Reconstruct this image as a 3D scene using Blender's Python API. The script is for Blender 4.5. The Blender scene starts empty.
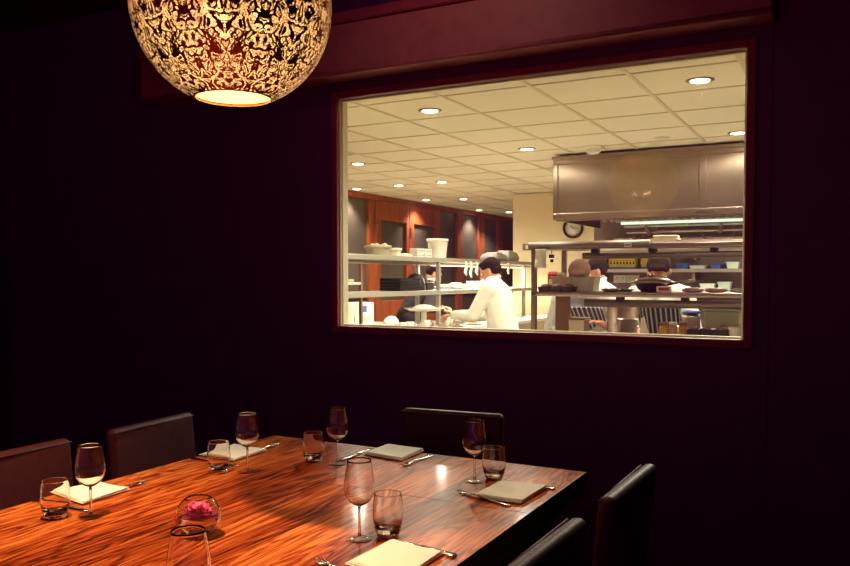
import bpy, math, random
from mathutils import Vector, Matrix, Euler
random.seed(7)
PI = math.pi
S = bpy.context.scene
COL = S.collection

# ------------------------------------------------------------------ camera
FPX, YAW, PIT, HOR = 804.0, math.radians(28.25), math.radians(2.4), 277.0
CAM = Vector((0, 0, 1.40))
PPY = HOR + FPX * math.tan(PIT)
cd = bpy.data.cameras.new('camera'); cam = bpy.data.objects.new('camera', cd); COL.objects.link(cam)
cam.location = CAM
cam.rotation_euler = (PI / 2 - PIT, 0, YAW)
cd.sensor_width = 36; cd.lens = FPX * 36 / 850; cd.shift_y = (PPY - 283) / 850
cd.clip_start = 0.05; cd.clip_end = 60
S.camera = cam
S.view_settings.view_transform = 'Standard'; S.view_settings.look = 'None'
S.view_settings.gamma = 1; S.view_settings.use_curve_mapping = False
S.view_settings.exposure = 0.0
S.cycles.transparent_max_bounces = 32
S.cycles.max_bounces = 20
S.cycles.transmission_bounces = 20
S.cycles.glossy_bounces = 8
S.cycles.sample_clamp_indirect = 6.0

def ray(px, py):
    u = (px - 425) / FPX; v = (PPY - py) / FPX
    F = Vector((-math.sin(YAW) * math.cos(PIT), math.cos(YAW) * math.cos(PIT), -math.sin(PIT)))
    U = Vector((-math.sin(YAW) * math.sin(PIT), math.cos(YAW) * math.sin(PIT), math.cos(PIT)))
    R = Vector((math.cos(YAW), math.sin(YAW), 0))
    return F + u * R + v * U
def atX(px, py, X): d = ray(px, py); return CAM + d * (X / d.x)
def atY(px, py, Y): d = ray(px, py); return CAM + d * (Y / d.y)
def atZ(px, py, Z): d = ray(px, py); return CAM + d * ((Z - CAM.z) / d.z)

# ------------------------------------------------------------------ materials
def lin(c):
    return tuple(((x / 255) / 12.92 if x / 255 <= .04045 else ((x / 255 + .055) / 1.055) ** 2.4) for x in c)
class N:
    def __init__(s, name):
        s.m = bpy.data.materials.new(name); s.m.use_nodes = True
        s.t = s.m.node_tree; s.t.nodes.clear()
        s.out = s.t.nodes.new('ShaderNodeOutputMaterial')
    def n(s, typ, ins=None, **kw):
        nd = s.t.nodes.new('ShaderNode' + typ)
        for k, v in kw.items(): setattr(nd, k, v)
        for k, v in (ins or {}).items():
            sock = nd.inputs[k]
            if isinstance(v, bpy.types.NodeSocket): s.t.links.new(v, sock)
            else: sock.default_value = v
        return nd
    def math(s, op, a, b=0.0, c=None):
        i = {0: a, 1: b}
        if c is not None: i[2] = c
        return s.n('Math', i, operation=op).outputs[0]
    def ramp(s, fac, stops):
        nd = s.n('ValToRGB', {'Fac': fac}); e = nd.color_ramp.elements
        while len(e) < len(stops): e.new(0.5)
        for q, (p, c) in zip(e, stops): q.position = p; q.color = (*c[:3], 1)
        return nd.outputs['Color']
    def surf(s, sh): s.t.links.new(sh, s.out.inputs['Surface']); return s.m
MC = {}
def mat(name, col, rough=.5, metal=0.0, bump=0.0, scale=40, var=0.12, coat=0.0, spec=.5, trans=0.0, rv=.06, stretch=(1, 1, 1), emit=None, es=0):
    """generic procedural material: noise varied colour, roughness and bump"""
    if name in MC: return MC[name]
    k = N(name)
    tc = k.n('TexCoord').outputs['Object']
    mp = k.n('Mapping', {'Vector': tc, 'Scale': stretch}).outputs[0]
    nz = k.n('TexNoise', {'Vector': mp, 'Scale': scale, 'Detail': 4.0}).outputs['Fac']
    lo = tuple(c * (1 - var) for c in col); hi = tuple(min(1, c * (1 + var)) for c in col)
    c = k.ramp(nz, [(.3, lo), (.7, hi)])
    r = k.n('MapRange', {'Value': nz, 'To Min': max(0, rough - rv), 'To Max': min(1, rough + rv)}).outputs[0]
    p = k.n('BsdfPrincipled', {'Base Color': c, 'Roughness': r, 'Metallic': metal, 'Coat Weight': coat, 'Specular IOR Level': spec, 'Transmission Weight': trans})
    if name == 'hood_steel':
        p.inputs['Anisotropic'].default_value = .85
        k.t.links.new(k.n('Tangent', direction_type='RADIAL', axis='Z').outputs[0], p.inputs['Tangent'])
    if bump:
        b = k.n('Bump', {'Height': nz, 'Strength': bump, 'Distance': .01})
        k.t.links.new(b.outputs[0], p.inputs['Normal'])
    if emit:
        p.inputs['Emission Color'].default_value = (*emit, 1); p.inputs['Emission Strength'].default_value = es
    MC[name] = k.surf(p.outputs[0]); return MC[name]

def emission(name, col, st):
    if name in MC: return MC[name]
    k = N(name); e = k.n('Emission', {'Color': (*col, 1), 'Strength': st}); MC[name] = k.surf(e.outputs[0]); return MC[name]

def thin_glass(name, tint=(1, 1, 1), edge=(.90, .86, .82), ior=1.5, mul=1.0, pw=4.0):
    k = N(name)
    lw = k.n('LayerWeight', {'Blend': .35}).outputs['Facing']
    f = k.math('POWER', lw, 2.5)
    c = k.n('Mix', {0: f, 6: (*tint, 1), 7: (*edge, 1)}, data_type='RGBA').outputs[2]
    tr = k.n('BsdfTransparent', {'Color': c}); gl = k.n('BsdfGlossy', {'Color': (1, 1, 1, 1), 'Roughness': 0.0})
    lf = k.n('LayerWeight', {'Blend': .5}).outputs['Facing']
    fr = k.math('MULTIPLY', k.math('ADD', .04, k.math('MULTIPLY', k.math('POWER', lf, pw), .75)), mul)
    return k.surf(k.n('MixShader', {0: fr, 1: tr.outputs[0], 2: gl.outputs[0]}).outputs[0])
def solid_glass(name, col=(1, 1, 1), ior=1.5, rough=0.0, clear=.45):
    k = N(name)
    g_ = k.n('BsdfGlass', {'Color': (*col, 1), 'Roughness': rough, 'IOR': ior}); t_ = k.n('BsdfTransparent', {'Color': (*col, 1)})
    return k.surf(k.n('MixShader', {0: clear, 1: g_.outputs[0], 2: t_.outputs[0]}).outputs[0])

def wood_table():
    k = N('polished_rosewood')
    tc = k.n('TexCoord').outputs['Object']
    # long boards along Y: each gets its own offset
    x = k.n('SeparateXYZ', {0: tc}).outputs['X']
    board = k.math('FLOOR', k.math('DIVIDE', x, .085))
    wn = k.n('TexWhiteNoise', {'W': board}, noise_dimensions='1D').outputs['Value']
    off = k.n('CombineXYZ', {0: k.math('MULTIPLY', wn, 7.0), 1: k.math('MULTIPLY', wn, 13.0), 2: 0.0}).outputs[0]
    v = k.n('VectorMath', {0: tc, 1: off}, operation='ADD').outputs[0]
    m1 = k.n('Mapping', {'Vector': v, 'Scale': (8, .9, 1)}).outputs[0]
    big = k.n('TexNoise', {'Vector': m1, 'Scale': 1.6, 'Detail': 3.0, 'Distortion': .6}).outputs['Fac']
    m2 = k.n('Mapping', {'Vector': v, 'Scale': (46, 1.3, 1)}).outputs[0]
    fine = k.n('TexNoise', {'Vector': m2, 'Scale': 2.6, 'Detail': 6.0, 'Distortion': .35}).outputs['Fac']
    rings = k.math('ABSOLUTE', k.math('SINE', k.math('MULTIPLY', big, 34.0)))
    g = k.math('ADD', k.math('MULTIPLY', rings, .24), k.math('MULTIPLY', fine, .74))
    g = k.math('ADD', g, k.math('MULTIPLY', k.math('SUBTRACT', wn, .5), .22))
    c = k.ramp(g, [(.27, (.050, .007, .002)), (.42, (.21, .027, .006)), (.55, (.42, .070, .013)), (.76, (.74, .22, .045))])
    p = k.n('BsdfPrincipled', {'Base Color': c, 'Roughness': .36, 'Specular IOR Level': .10, 'Coat Weight': .22, 'Coat Roughness': .11})
    b = k.n('Bump', {'Height': fine, 'Strength': .02, 'Distance': .002})
    k.t.links.new(b.outputs[0], p.inputs['Normal'])
    return k.surf(p.outputs[0])

def lamp_shell():
    """etched brass sphere: mirrored damask of pierced, light passing areas between solid dark metal"""
    k = N('pierced_brass')
    tc = k.n('TexCoord').outputs['Object']
    s = k.n('SeparateXYZ', {0: tc}); X, Y, Z = s.outputs
    th = k.math('ARCTAN2', Y, X)
    t = k.math('FRACT', k.math('ADD', k.math('MULTIPLY', th, 8 / (2 * PI)), .18))
    m = k.math('MULTIPLY', k.math('ABSOLUTE', k.math('SUBTRACT', t, .5)), 2.0)        # 0..1 mirrored
    ph = k.math('ARCSINE', k.math('DIVIDE', Z, .2545))                                   # latitude
    # keep motif size even with latitude
    mm = k.math('MULTIPLY', m, k.math('MAXIMUM', k.math('COSINE', ph), .25))
    v = k.n('CombineXYZ', {0: k.math('MULTIPLY', mm, 1.6), 1: k.math('MULTIPLY', ph, 3.4), 2: 3.3}).outputs[0]
    n1 = k.n('TexNoise', {'Vector': v, 'Scale': 1.7, 'Detail': 1.0, 'Roughness': .5, 'Distortion': 1.6}).outputs['Fac']
    # ogee arches
    arch = k.math('ADD', k.math('MULTIPLY', ph, 12.0), k.math('MULTIPLY', k.math('COSINE', k.math('MULTIPLY', m, PI)), 2.2))
    w = k.math('ADD', k.math('MULTIPLY', n1, 26.0), arch)
    l1 = k.math('SINE', w)
    n2 = k.n('TexNoise', {'Vector': v, 'Scale': 5.2, 'Detail': .5, 'Distortion': 1.4}).outputs['Fac']
    l2 = k.math('SINE', k.math('MULTIPLY', n2, 26.0))
    f = k.math('ADD', l1, k.math('MULTIPLY', l2, .8))
    f = k.n('MapRange', {'Value': f, 'From Min': .10, 'From Max': .42}).outputs[0]
    dots = k.n('TexVoronoi', {'Vector': tc, 'Scale': 230.0}).outputs['Distance']
    dots = k.n('MapRange', {'Value': dots, 'From Min': .3, 'From Max': .75, 'To Min': 1.0, 'To Max': .35}).outputs[0]
    f = k.math('MULTIPLY', f, dots)
    fc = k.n('LayerWeight', {'Blend': .5}).outputs['Facing']
    f = k.math('MULTIPLY', f, k.math('SUBTRACT', 1.0, k.math('MULTIPLY', k.math('POWER', fc, 2.0), .75)))
    metal = k.n('BsdfPrincipled', {'Base Color': (.30, .06, .035, 1), 'Metallic': 1.0, 'Roughness': .35})
    trn = k.n('BsdfTranslucent', {'Color': (.95, .72, .44, 1)})
    dif = k.n('BsdfDiffuse', {'Color': (.55, .3, .1, 1)})
    tp = k.n('BsdfTransparent', {'Color': (1, .85, .6, 1)})
    a = k.n('MixShader', {0: .25, 1: trn.outputs[0], 2: dif.outputs[0]})
    a2 = k.n('MixShader', {0: .06, 1: a.outputs[0], 2: tp.outputs[0]})
    return k.surf(k.n('MixShader', {0: f, 1: metal.outputs[0], 2: a2.outputs[0]}).outputs[0])

def stripes(name, c0, c1, width, axis='X'):
    if name in MC: return MC[name]
    k = N(name)
    s = k.n('SeparateXYZ', {0: k.n('TexCoord').outputs['Object']}).outputs[axis]
    f = k.math('LESS_THAN', k.math('FRACT', k.math('DIVIDE', s, width)), .38)
    c = k.n('Mix', {0: f, 6: (*c0, 1), 7: (*c1, 1)}, data_type='RGBA').outputs[2]
    p = k.n('BsdfPrincipled', {'Base Color': c, 'Roughness': .85}); MC[name] = k.surf(p.outputs[0]); return MC[name]

M = dict(
    wall=mat('aubergine_paint', (.145, .005, .155), .6, scale=6, var=.10),
    kwall=mat('cream_paint', (.86, .74, .48), .7, scale=5, var=.03),
    floor=mat('dark_carpet', (.10, .008, .07), .95, scale=120, bump=.2),
    kfloor=mat('kitchen_tile_floor', (.62, .52, .40), .4, scale=8),
    ceil=mat('dark_ceiling_paint', (.08, .012, .02), .8, scale=4),
    kceil=mat('ceiling_tile', (.84, .79, .61), .85, scale=160, var=.04, bump=.05),
    grid=mat('ceiling_grid_white', (.70, .60, .42), .5, scale=30, var=.04),
    frame=mat('maroon_frame_paint', (.34, .040, .085), .45, scale=20),
    box=mat('maroon_fabric_cover', (.46, .12, .15), .55, scale=12),
    cframe=mat('cream_gloss_paint', (.80, .72, .50), .35, scale=20, var=.04),
    leather=mat('brown_leather', (.085, .015, .022), .48, scale=160, bump=.08, var=.2, spec=.22),
    darkwood=mat('dark_stained_wood', (.022, .007, .006), .45, scale=30, stretch=(1, 1, .1), var=.3),
    rose=wood_table(),
    groove=mat('joint_shadow_gap', (.01, .003, .002), .8),
    steel=mat('brushed_steel', (.46, .38, .32), .32, metal=1, scale=60, stretch=(.08, 1, 3), var=.06),
    hoodsteel=mat('hood_steel', (.33, .25, .20), .30, metal=1, scale=6, stretch=(1, 1, .2), var=.04, rv=.02),
    steeld=mat('dull_steel', (.26, .19, .16), .45, metal=.9, scale=40, var=.1),
    postc=mat('pale_painted_steel', (.40, .37, .31), .4, metal=.3, scale=30, var=.05),
    silver=mat('polished_cutlery_steel', (.82, .74, .66), .16, metal=1, scale=80, var=.03),
    linen=mat('white_linen', (.90, .84, .72), .9, scale=300, bump=.08, var=.05),
    orange=mat('varnished_mahogany', (.26, .050, .011), .6, scale=14, stretch=(1, 1, .12), var=.30),
    white=mat('white_plastic', (.80, .77, .66), .45, scale=30, var=.04),
    wcloth=mat('white_cotton_jacket', (.82, .80, .68), .85, scale=18, bump=.35, var=.05),
    grey=mat('grey_cotton', (.42, .40, .38), .85, scale=18, bump=.35),
    skin=mat('skin', (.55, .27, .15), .5, scale=20, var=.08),
    skind=mat('tanned_skin', (.36, .15, .08), .5, scale=20, var=.08),
    hair=mat('dark_brown_hair', (.016, .006, .004), .85, scale=120, bump=.2, stretch=(1, 1, .2), spec=.15),
    crop=mat('cropped_hair', (.085, .038, .024), .8, scale=150, var=.2, spec=.15),
    dark=mat('black_cloth', (.010, .004, .005), .9, scale=30, bump=.2),
    black=mat('black_plastic', (.012, .009, .010), .55, scale=40),
    tub=mat('cloudy_plastic', (.70, .62, .45), .35, scale=20, trans=.35),
    yellow=mat('yellow_plastic', (.78, .55, .03), .4, scale=20),
    blue=mat('blue_plastic', (.05, .11, .35), .4, scale=20),
    red=mat('red_carton', (.50, .035, .02), .55, scale=20),
    green=mat('green_carton', (.16, .22, .05), .6, scale=20),
    brown=mat('brown_board', (.20, .09, .045), .6, scale=20),
    bread=mat('baked_crust', (.32, .14, .05), .8, scale=60, bump=.4, var=.3),
    card=mat('white_card', (.80, .76, .66), .8, scale=60, var=.04),
    paper=mat('cream_paper', (.84, .76, .56), .85, scale=60, var=.04),
    brownwall=mat('brown_wall_panel', (.17, .10, .085), .45, scale=12, var=.12),
    amber=mat('amber_jam', (.62, .30, .05), .25, scale=30, var=.3),
    food=mat('plated_food', (.52, .30, .16), .7, scale=30, var=.4),
    pinkp=mat('pink_wrapped_meat', (.62, .33, .30), .45, scale=30, var=.25),
    petal=mat('pink_petal', (.95, .10, .27), .55, scale=40, var=.35),
    porcelain=mat('white_porcelain', (.84, .80, .70), .18, scale=20, var=.03),
    greenmetal=mat('pale_green_enamel', (.50, .55, .42), .35, scale=20, var=.05),
    brass=mat('aged_brass', (.55, .32, .12), .3, metal=1, scale=40),
    shell=lamp_shell(),
    glass=solid_glass('clear_glass', (1, .99, .98), clear=0),
    tglass=solid_glass('thick_clear_glass', (1, .97, .93), clear=0),
    pane=thin_glass('window_glass', edge=(.9, .9, .9), ior=1.5, mul=1.3),
    frost=mat('smoky_partition_glass', (.090, .066, .056), .30, scale=2, stretch=(.3, .3, 3), var=.12, spec=.5),
    water=solid_glass('clear_water', (1, .96, .94), 1.33, clear=0),
    bulb=emission('warm_bulb', (1, .70, .36), 22),
    down=emission('downlight_lens', (1, .86, .58), 14),
    tube=emission('hood_tube', (.85, 1, .78), 1.2),
    heat=emission('heat_lamp_element', (1, .80, .48), 7),
    tubes=mat('satin_tube_steel', (.26, .20, .165), .55, metal=.8, scale=20, var=.05, rv=.02),
    foot=thin_glass('foot_glass', tint=(1, .99, .97), edge=(1, .97, .94), mul=1.5, pw=8.0),
    stem=solid_glass('stem_glass', (1, .98, .96), clear=0),
    line=mat('black_print', (.01, .01, .01), .7),
    apblue0=mat('apron_navy_cotton', (.055, .045, .10), .9), apblue1=mat('apron_white_stripe', (.50, .46, .46), .9),
    apblack0=mat('apron_black_cotton', (.010, .010, .013), .9), apblack1=mat('apron_grey_stripe', (.30, .28, .26), .9),
)

# ------------------------------------------------------------------ mesh builder
class MB:
    def __init__(s): s.v = []; s.f = []; s.mi = []; s.sm = []; s.cur = 0
    def add(s, vs, fs, smooth=False):
        o = len(s.v); s.v += [Vector(q) for q in vs]
        for f in fs: s.f.append([o + i for i in f]); s.mi.append(s.cur); s.sm.append(smooth)
        return s
    def m(s, i): s.cur = i; return s
    def box(s, x0, x1, y0, y1, z0, z1, M4=None):
        vs = [Vector((x, y, z)) for z in (z0, z1) for y in (y0, y1) for x in (x0, x1)]
        if M4: vs = [M4 @ q for q in vs]
        return s.add(vs, [(0, 2, 3, 1), (4, 5, 7, 6), (0, 1, 5, 4), (2, 6, 7, 3), (0, 4, 6, 2), (1, 3, 7, 5)])
    def cbox(s, c, d, M4=None):
        return s.box(c[0] - d[0] / 2, c[0] + d[0] / 2, c[1] - d[1] / 2, c[1] + d[1] / 2, c[2] - d[2] / 2, c[2] + d[2] / 2, M4)
    def loop(s, rings, closed=False, cap=True, smooth=True):
        n = len(rings[0]); vs = [q for r in rings for q in r]; fs = []
        for i in range(len(rings) - 1):
            for j in range(n):
                a, b = i * n + j, i * n + (j + 1) % n
                fs.append((a, b, b + n, a + n))
        if cap: fs.append(tuple(reversed(range(n)))); fs.append(tuple((len(rings) - 1) * n + j for j in range(n)))
        return s.add(vs, fs, smooth)
    def tube(s, pts, r, n=10, cap=True, flat=1.0):
        pts = [Vector(p) for p in pts]
        rs = r if isinstance(r, (list, tuple)) else [r] * len(pts)
        rings = []
        ref = None
        for i, p in enumerate(pts):
            t = (pts[min(i + 1, len(pts) - 1)] - pts[max(i - 1, 0)]).normalized()
            if ref is None: ref = Vector((0, 0, 1)) if abs(t.z) < .9 else Vector((1, 0, 0))
            a = t.cross(ref).normalized(); b = a.cross(t).normalized(); ref = b
            rings.append([p + rs[i] * (math.cos(2 * PI * j / n) * a + flat * math.sin(2 * PI * j / n) * b) for j in range(n)])
        return s.loop(rings, cap=cap)
    def cap(s, p0, p1, r0, r1, n=12):
        """capsule with tapering radius"""
        p0, p1 = Vector(p0), Vector(p1); t = p1 - p0
        L = t.length
        t = t / L if L > 1e-6 else Vector((0, 0, 1))
        pts = []; rs = []
        for a in (-80, -55, -25, 0): pts.append(p0 + t * r0 * math.sin(math.radians(a))); rs.append(r0 * math.cos(math.radians(a)))
        for a in (0, 25, 55, 80): pts.append(p1 + t * r1 * math.sin(math.radians(a))); rs.append(r1 * math.cos(math.radians(a)))
        ref = Vector((0, 0, 1)) if abs(t.z) < .9 else Vector((1, 0, 0))
        a_ = t.cross(ref).normalized(); b_ = a_.cross(t)
        rings = [[p + q * (math.cos(2 * PI * j / n) * a_ + math.sin(2 * PI * j / n) * b_) for j in range(n)] for p, q in zip(pts, rs)]
        return s.loop(rings)
    def ell(s, c, r, rot=None, nu=16, nv=10, zmin=-1.0, fn=None):
        c = Vector(c); rings = []
        a0 = math.asin(max(-1, min(1, zmin)))
        for i in range(nv + 1):
            a = a0 + (PI / 2 - a0) * i / nv
            a = max(-PI / 2 + .06, min(PI / 2 - .06, a))
            ring = []
            for j in range(nu):
                q = Vector((math.cos(a) * math.cos(2 * PI * j / nu), math.cos(a) * math.sin(2 * PI * j / nu), math.sin(a)))
                if fn: q = fn(q)
                q = Vector((q.x * r[0], q.y * r[1], q.z * r[2]))
                if rot: q = rot @ q
                ring.append(c + q)
            rings.append(ring)
        return s.loop(rings)
    def lathe(s, prof, c=(0, 0, 0), n=32, close=False, sm=True):
        c = Vector(c)
        pr = list(prof) + ([prof[0]] if close else [])
        rings = [[c + Vector((max(r, 1e-5) * math.cos(2 * PI * j / n), max(r, 1e-5) * math.sin(2 * PI * j / n), z)) for j in range(n)] for r, z in pr]
        return s.loop(rings, cap=False, smooth=sm)
    def build(s, name, mats, parent=None, loc=None, bevel=0, seg=2, sub=0, rot=None, kind=None):
        me = bpy.data.meshes.new(name); me.from_pydata([tuple(q) for q in s.v], [], s.f)
        if not isinstance(mats, (list, tuple)): mats = [mats]
        for m_ in mats: me.materials.append(m_)
        for p, i, k in zip(me.polygons, s.mi, s.sm): p.material_index = min(i, len(mats) - 1); p.use_smooth = k
        me.validate(); me.update()
        o = bpy.data.objects.new(name, me); COL.objects.link(o)
        if parent: o.parent = parent
        if loc is not None: o.location = loc
        if rot is not None: o.rotation_euler = rot
        if bevel:
            b = o.modifiers.new('bevel', 'BEVEL'); b.width = bevel; b.segments = seg; b.limit_method = 'ANGLE'
            for p in me.polygons: p.use_smooth = True
            b.harden_normals = False
            w = o.modifiers.new('wn', 'WEIGHTED_NORMAL')
        if sub:
            u = o.modifiers.new('sub', 'SUBSURF'); u.levels = sub; u.render_levels = sub
        if kind: o['kind'] = kind
        return o
def tag(o, label, cat, group=None, kind=None):
    o['label'] = label; o['category'] = cat
    if group: o['group'] = group
    if kind: o['kind'] = kind
    return o
def thing(name, label, cat, loc=(0, 0, 0), rz=0, group=None, rot=None):
    o = bpy.data.objects.new(name, None); COL.objects.link(o); o.empty_display_size = .05
    o.location = loc; o.rotation_euler = rot if rot else (0, 0, rz)
    return tag(o, label, cat, group)
def struct_root(name, loc=(0, 0, 0)):
    o = bpy.data.objects.new(name, None); COL.objects.link(o); o.location = loc; o['kind'] = 'structure'; return o
def copy_tree(o, parent=None):
    c = o.copy(); COL.objects.link(c)
    if parent: c.parent = parent
    for ch in list(o.children): copy_tree(ch, c)
    return c
def dup(o, label, loc, rz=0, rot=None):
    c = copy_tree(o); c['label'] = label; c.location = loc; c.rotation_euler = rot if rot else (0, 0, rz); return c
def lerp(a, b, t): return a + (b - a) * t

# ================================================================== SETTING
YW, YB = 3.85, 3.94            # dining face and kitchen face of the window wall
KZ, DZ = 2.55, 3.20            # ceilings
XL, XR = -5.62, 1.6
KXL, KXR, KYB = -6.03, 2.2, 10.5
MB().box(XL - .1, XR + .1, -2.2, YW, -.1, 0).build('floor', M['floor'], kind='structure')
MB().box(XL - .1, XR + .1, -2.2, YW, DZ, DZ + .1).build('ceiling', M['ceil'], kind='structure')
MB().box(XL - .1, XL, -2.2, YW, 0, DZ).build('wall_left', M['wall'], kind='structure')
MB().box(XR, XR + .1, -2.2, YW, 0, DZ).build('wall_right', M['wall'], kind='structure')
# window opening
wl = atY(333, 200, YW).x; wr = atY(755, 200, YW).x
wb = atY(540, 340.5, YW).z; wt = atY(540, 66, YW).z
print('WINDOW', wl, wr, wb, wt)
fw = .040
b = MB()
b.m(0)
for x0, x1, z0, z1 in ((KXL - .2, wl, 0, DZ), (wr, KXR + .1, 0, DZ), (wl, wr, 0, wb), (wl, wr, wt, DZ)):
    b.m(0).box(x0, x1, YW, YB - .02, z0, z1)
b.build('wall_back', [M['wall']], kind='structure')
b = MB()
for x0, x1, z0, z1 in ((KXL, wl, 0, KZ), (wr, KXR, 0, KZ), (wl, wr, 0, wb), (wl, wr, wt, KZ)):
    b.box(x0, x1, YB - .02, YB, z0, z1)
b.build('wall_kitchen_near', M['kwall'], kind='structure')
# upright joints in the dark panelling
for i, px in enumerate((768, 12)):
    x = atY(px, 250, YW).x
    MB().box(x - .006, x + .006, YW - .006, YW, .1, DZ).build('trim_%d' % (i + 1), M['wall'], kind='structure')
MB().box(atY(846, 200, YW).x, atY(846, 200, YW).x + .03, YW - .012, YW, .9, DZ).build('trim_3', M['wall'], kind='structure')
MB().box(XL, XR, YW - .015, YW, 0, .1).build('baseboard_back', M['wall'], kind='structure', bevel=.003)
# window
win = struct_root('window_1', (wl, YW, wb))
W, H = wr - wl, wt - wb
b = MB(); y0, y1 = -.02, .008
b.box(0, fw, y0, y1, 0, H).box(W - fw, W, y0, y1, 0, H).box(fw, W - fw, y0, y1, 0, fw).box(fw, W - fw, y0, y1, H - fw, H)
b.build('window_frame', M['frame'], win, bevel=.006)
b = MB(); y0, y1 = .008, .09; t = .022
b.box(fw - t, fw + .004, y0, y1, fw - t, H - fw + t).box(W - fw - .004, W - fw + t, y0, y1, fw - t, H - fw + t)
b.box(fw, W - fw, y0, y1, fw - t, fw).box(fw, W - fw, y0, y1, H - fw, H - fw + t)
b.build('jamb_lining', M['cframe'], win, bevel=.003)
b = MB(); g = .012
for (x0, x1, z0, z1) in ((fw, fw + g, fw, H - fw), (W - fw - g, W - fw, fw, H - fw), (fw + g, W - fw - g, fw, fw + .010), (fw + g, W - fw - g, H - fw - .012, H - fw)):
    b.box(x0, x1, .024, .05, z0, z1)
b.build('glazing_bead', M['cframe'], win, bevel=.003)
MB().box(fw + .001, W - fw - .001, .016, .022, fw + .001, H - fw - .001).build('pane', M['pane'], win)
MB().box(fw - .02, W - fw + .02, .09, .13, fw - .03, fw - .004).build('window_sill', M['cframe'], win, bevel=.003)

# maroon box above window (blind cassette)
bx0 = atY(141, 75, 3.65).x; bx1 = atY(772, 15, 3.65).x
zb = atY(560, 43, 3.65).z; zt = zb + .27
t = thing('blind_cassette', 'long maroon boxed blind housing above the kitchen window', 'blind', (bx0, 3.65, zb))
L = bx1 - bx0
MB().box(0, L, 0, .20, .012, .27).build('housing', M['box'], t, bevel=.008)
MB().box(-.004, L + .004, -.02, .20, .27, .33).build('top_ledge', M['frame'], t, bevel=.012, seg=3)
MB().tube([(0.0, .002, .012), (L, .002, .012)], .014, 12).build('bottom_rail', M['box'], t)

# --- kitchen shell
MB().box(KXL, KXR, YB, KYB + 6, -.1, 0).build('floor_kitchen', M['kfloor'], kind='structure')
MB().box(KXL - .1, KXR, YB, KYB + 6, KZ + .012, KZ + .1).build('ceiling_kitchen', M['kceil'], kind='structure')
b = MB()
x = -1.175 - .6 * 8
while x < KXR - .05:
    if x > KXL: b.box(x - .012, x + .012, YB, KYB + 5.9, KZ + .004, KZ + .012)
    x += .6
y = 4.05
while y < KYB + 5.9:
    b.box(KXL, KXR, y - .010, y + .010, KZ + .006, KZ + .0125)
    y += .6
b.build('trim_4', M['grid'], kind='structure')
pcx0 = atY(513, 230, KYB).x
MB().box(pcx0, KXR, KYB, KYB + .3, 0, KZ).build('wall_kitchen_far', M['kwall'], kind='structure')
MB().box(KXR, KXR + .1, YB, KYB + 6, 0, KZ).build('wall_kitchen_right', M['kwall'], kind='structure')
MB().box(KXL, KXR, KYB + 6, KYB + 6.1, 0, KZ).build('wall_kitchen_end', M['brownwall'], kind='structure')
sx0 = atY(594, 240, 9.0).x
MB().box(sx0, KXR, 9.0, 9.1, 0, KZ).build('wall_cookline', M['brownwall'], kind='structure')

# --- mahogany and smoked glass partition along X = KXL
PX = KXL
def yat(px, X, py=HOR): return atX(px, py, X).y
ed = {k_: yat(k_, PX + .06) for k_ in (330, 345, 368, 374, 379.5, 405, 408, 412.5, 434, 439, 456.6, 462, 478, 483.5, 497, 501.5, 513)}
b = MB(); zt = 2.50
MB().box(PX - .06, PX, YB, KYB + 6, 0, KZ).build('wall_kitchen_left', M['orange'], kind='structure')
b.box(PX, PX + .07, YB + .05, KYB + 5.9, 2.47, KZ)                      # head
b.box(PX, PX + .07, YB + .05, ed[374], 0, .12); b.box(PX, PX + .07, ed[439], KYB + 5.9, 0, .12)
for a, c in ((368, 374), (456.6, 462), (478, 483.5), (497, 501.5)):
    b.box(PX, PX + .08, ed[a], ed[c], .12, 2.47)
b.box(PX, PX + .08, ed[368] - 1.4, ed[368] - 1.28, .12, 2.47)
b.box(PX, PX + .08, ed[513] + .1, ed[513] + .3, .12, 2.47)
b.build('wall_partition_frame', M['orange'], kind='structure', bevel=.006)
for i, (y0, y1) in enumerate(((ed[368] - 1.28, ed[368]), (ed[439], ed[456.6]), (ed[462], ed[478]), (ed[483.5], ed[497]), (ed[501.5], ed[513] + .1))):
    w = struct_root('window_%d' % (i + 2), (PX, y0, .12))
    MB().box(.02, .035, 0.002, y1 - y0 - .002, 0, 2.35).build('pane', M['frost'], w)
    MB().box(.036, .045, 0.002, y1 - y0 - .002, .96, 1.0).build('midrail', M['darkwood'], w)
for i, (a, g0, g1, c) in enumerate(((374, 379.5, 405, 408), (408, 412.5, 434, 439))):
    d = struct_root('door_%d' % (i + 1), (PX, ed[a], 0))
    y1 = ed[c] - ed[a]; s0 = ed[g0] - ed[a]; s1 = ed[g1] - ed[a]
    b = MB(); b.box(.0, .09, .004, s0, .01, 2.468).box(.0, .09, s1, y1 - .004, .01, 2.468).box(.0, .09, s0, s1, 2.20, 2.468).box(.0, .09, s0, s1, .01, 1.06)
    b.build('leaf_frame', M['orange'], d, bevel=.006)
    MB().box(.03, .045, s0, s1, 1.06, 2.20).build('pane', M['frost'], d)
    hy = s0 * .5 if i else (s1 + y1) / 2
    MB().tube([(.09, hy, .95), (.13, hy, .95), (.13, hy, 1.2), (.09, hy, 1.2)], .009, 8).build('door_handle', M['steel'], d)
    MB().box(.09, .094, .01, .05, 2.0, 2.14).box(.09, .094, .01, .05, 1.1, 1.22).build('hinge', M['steel'], d)

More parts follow.
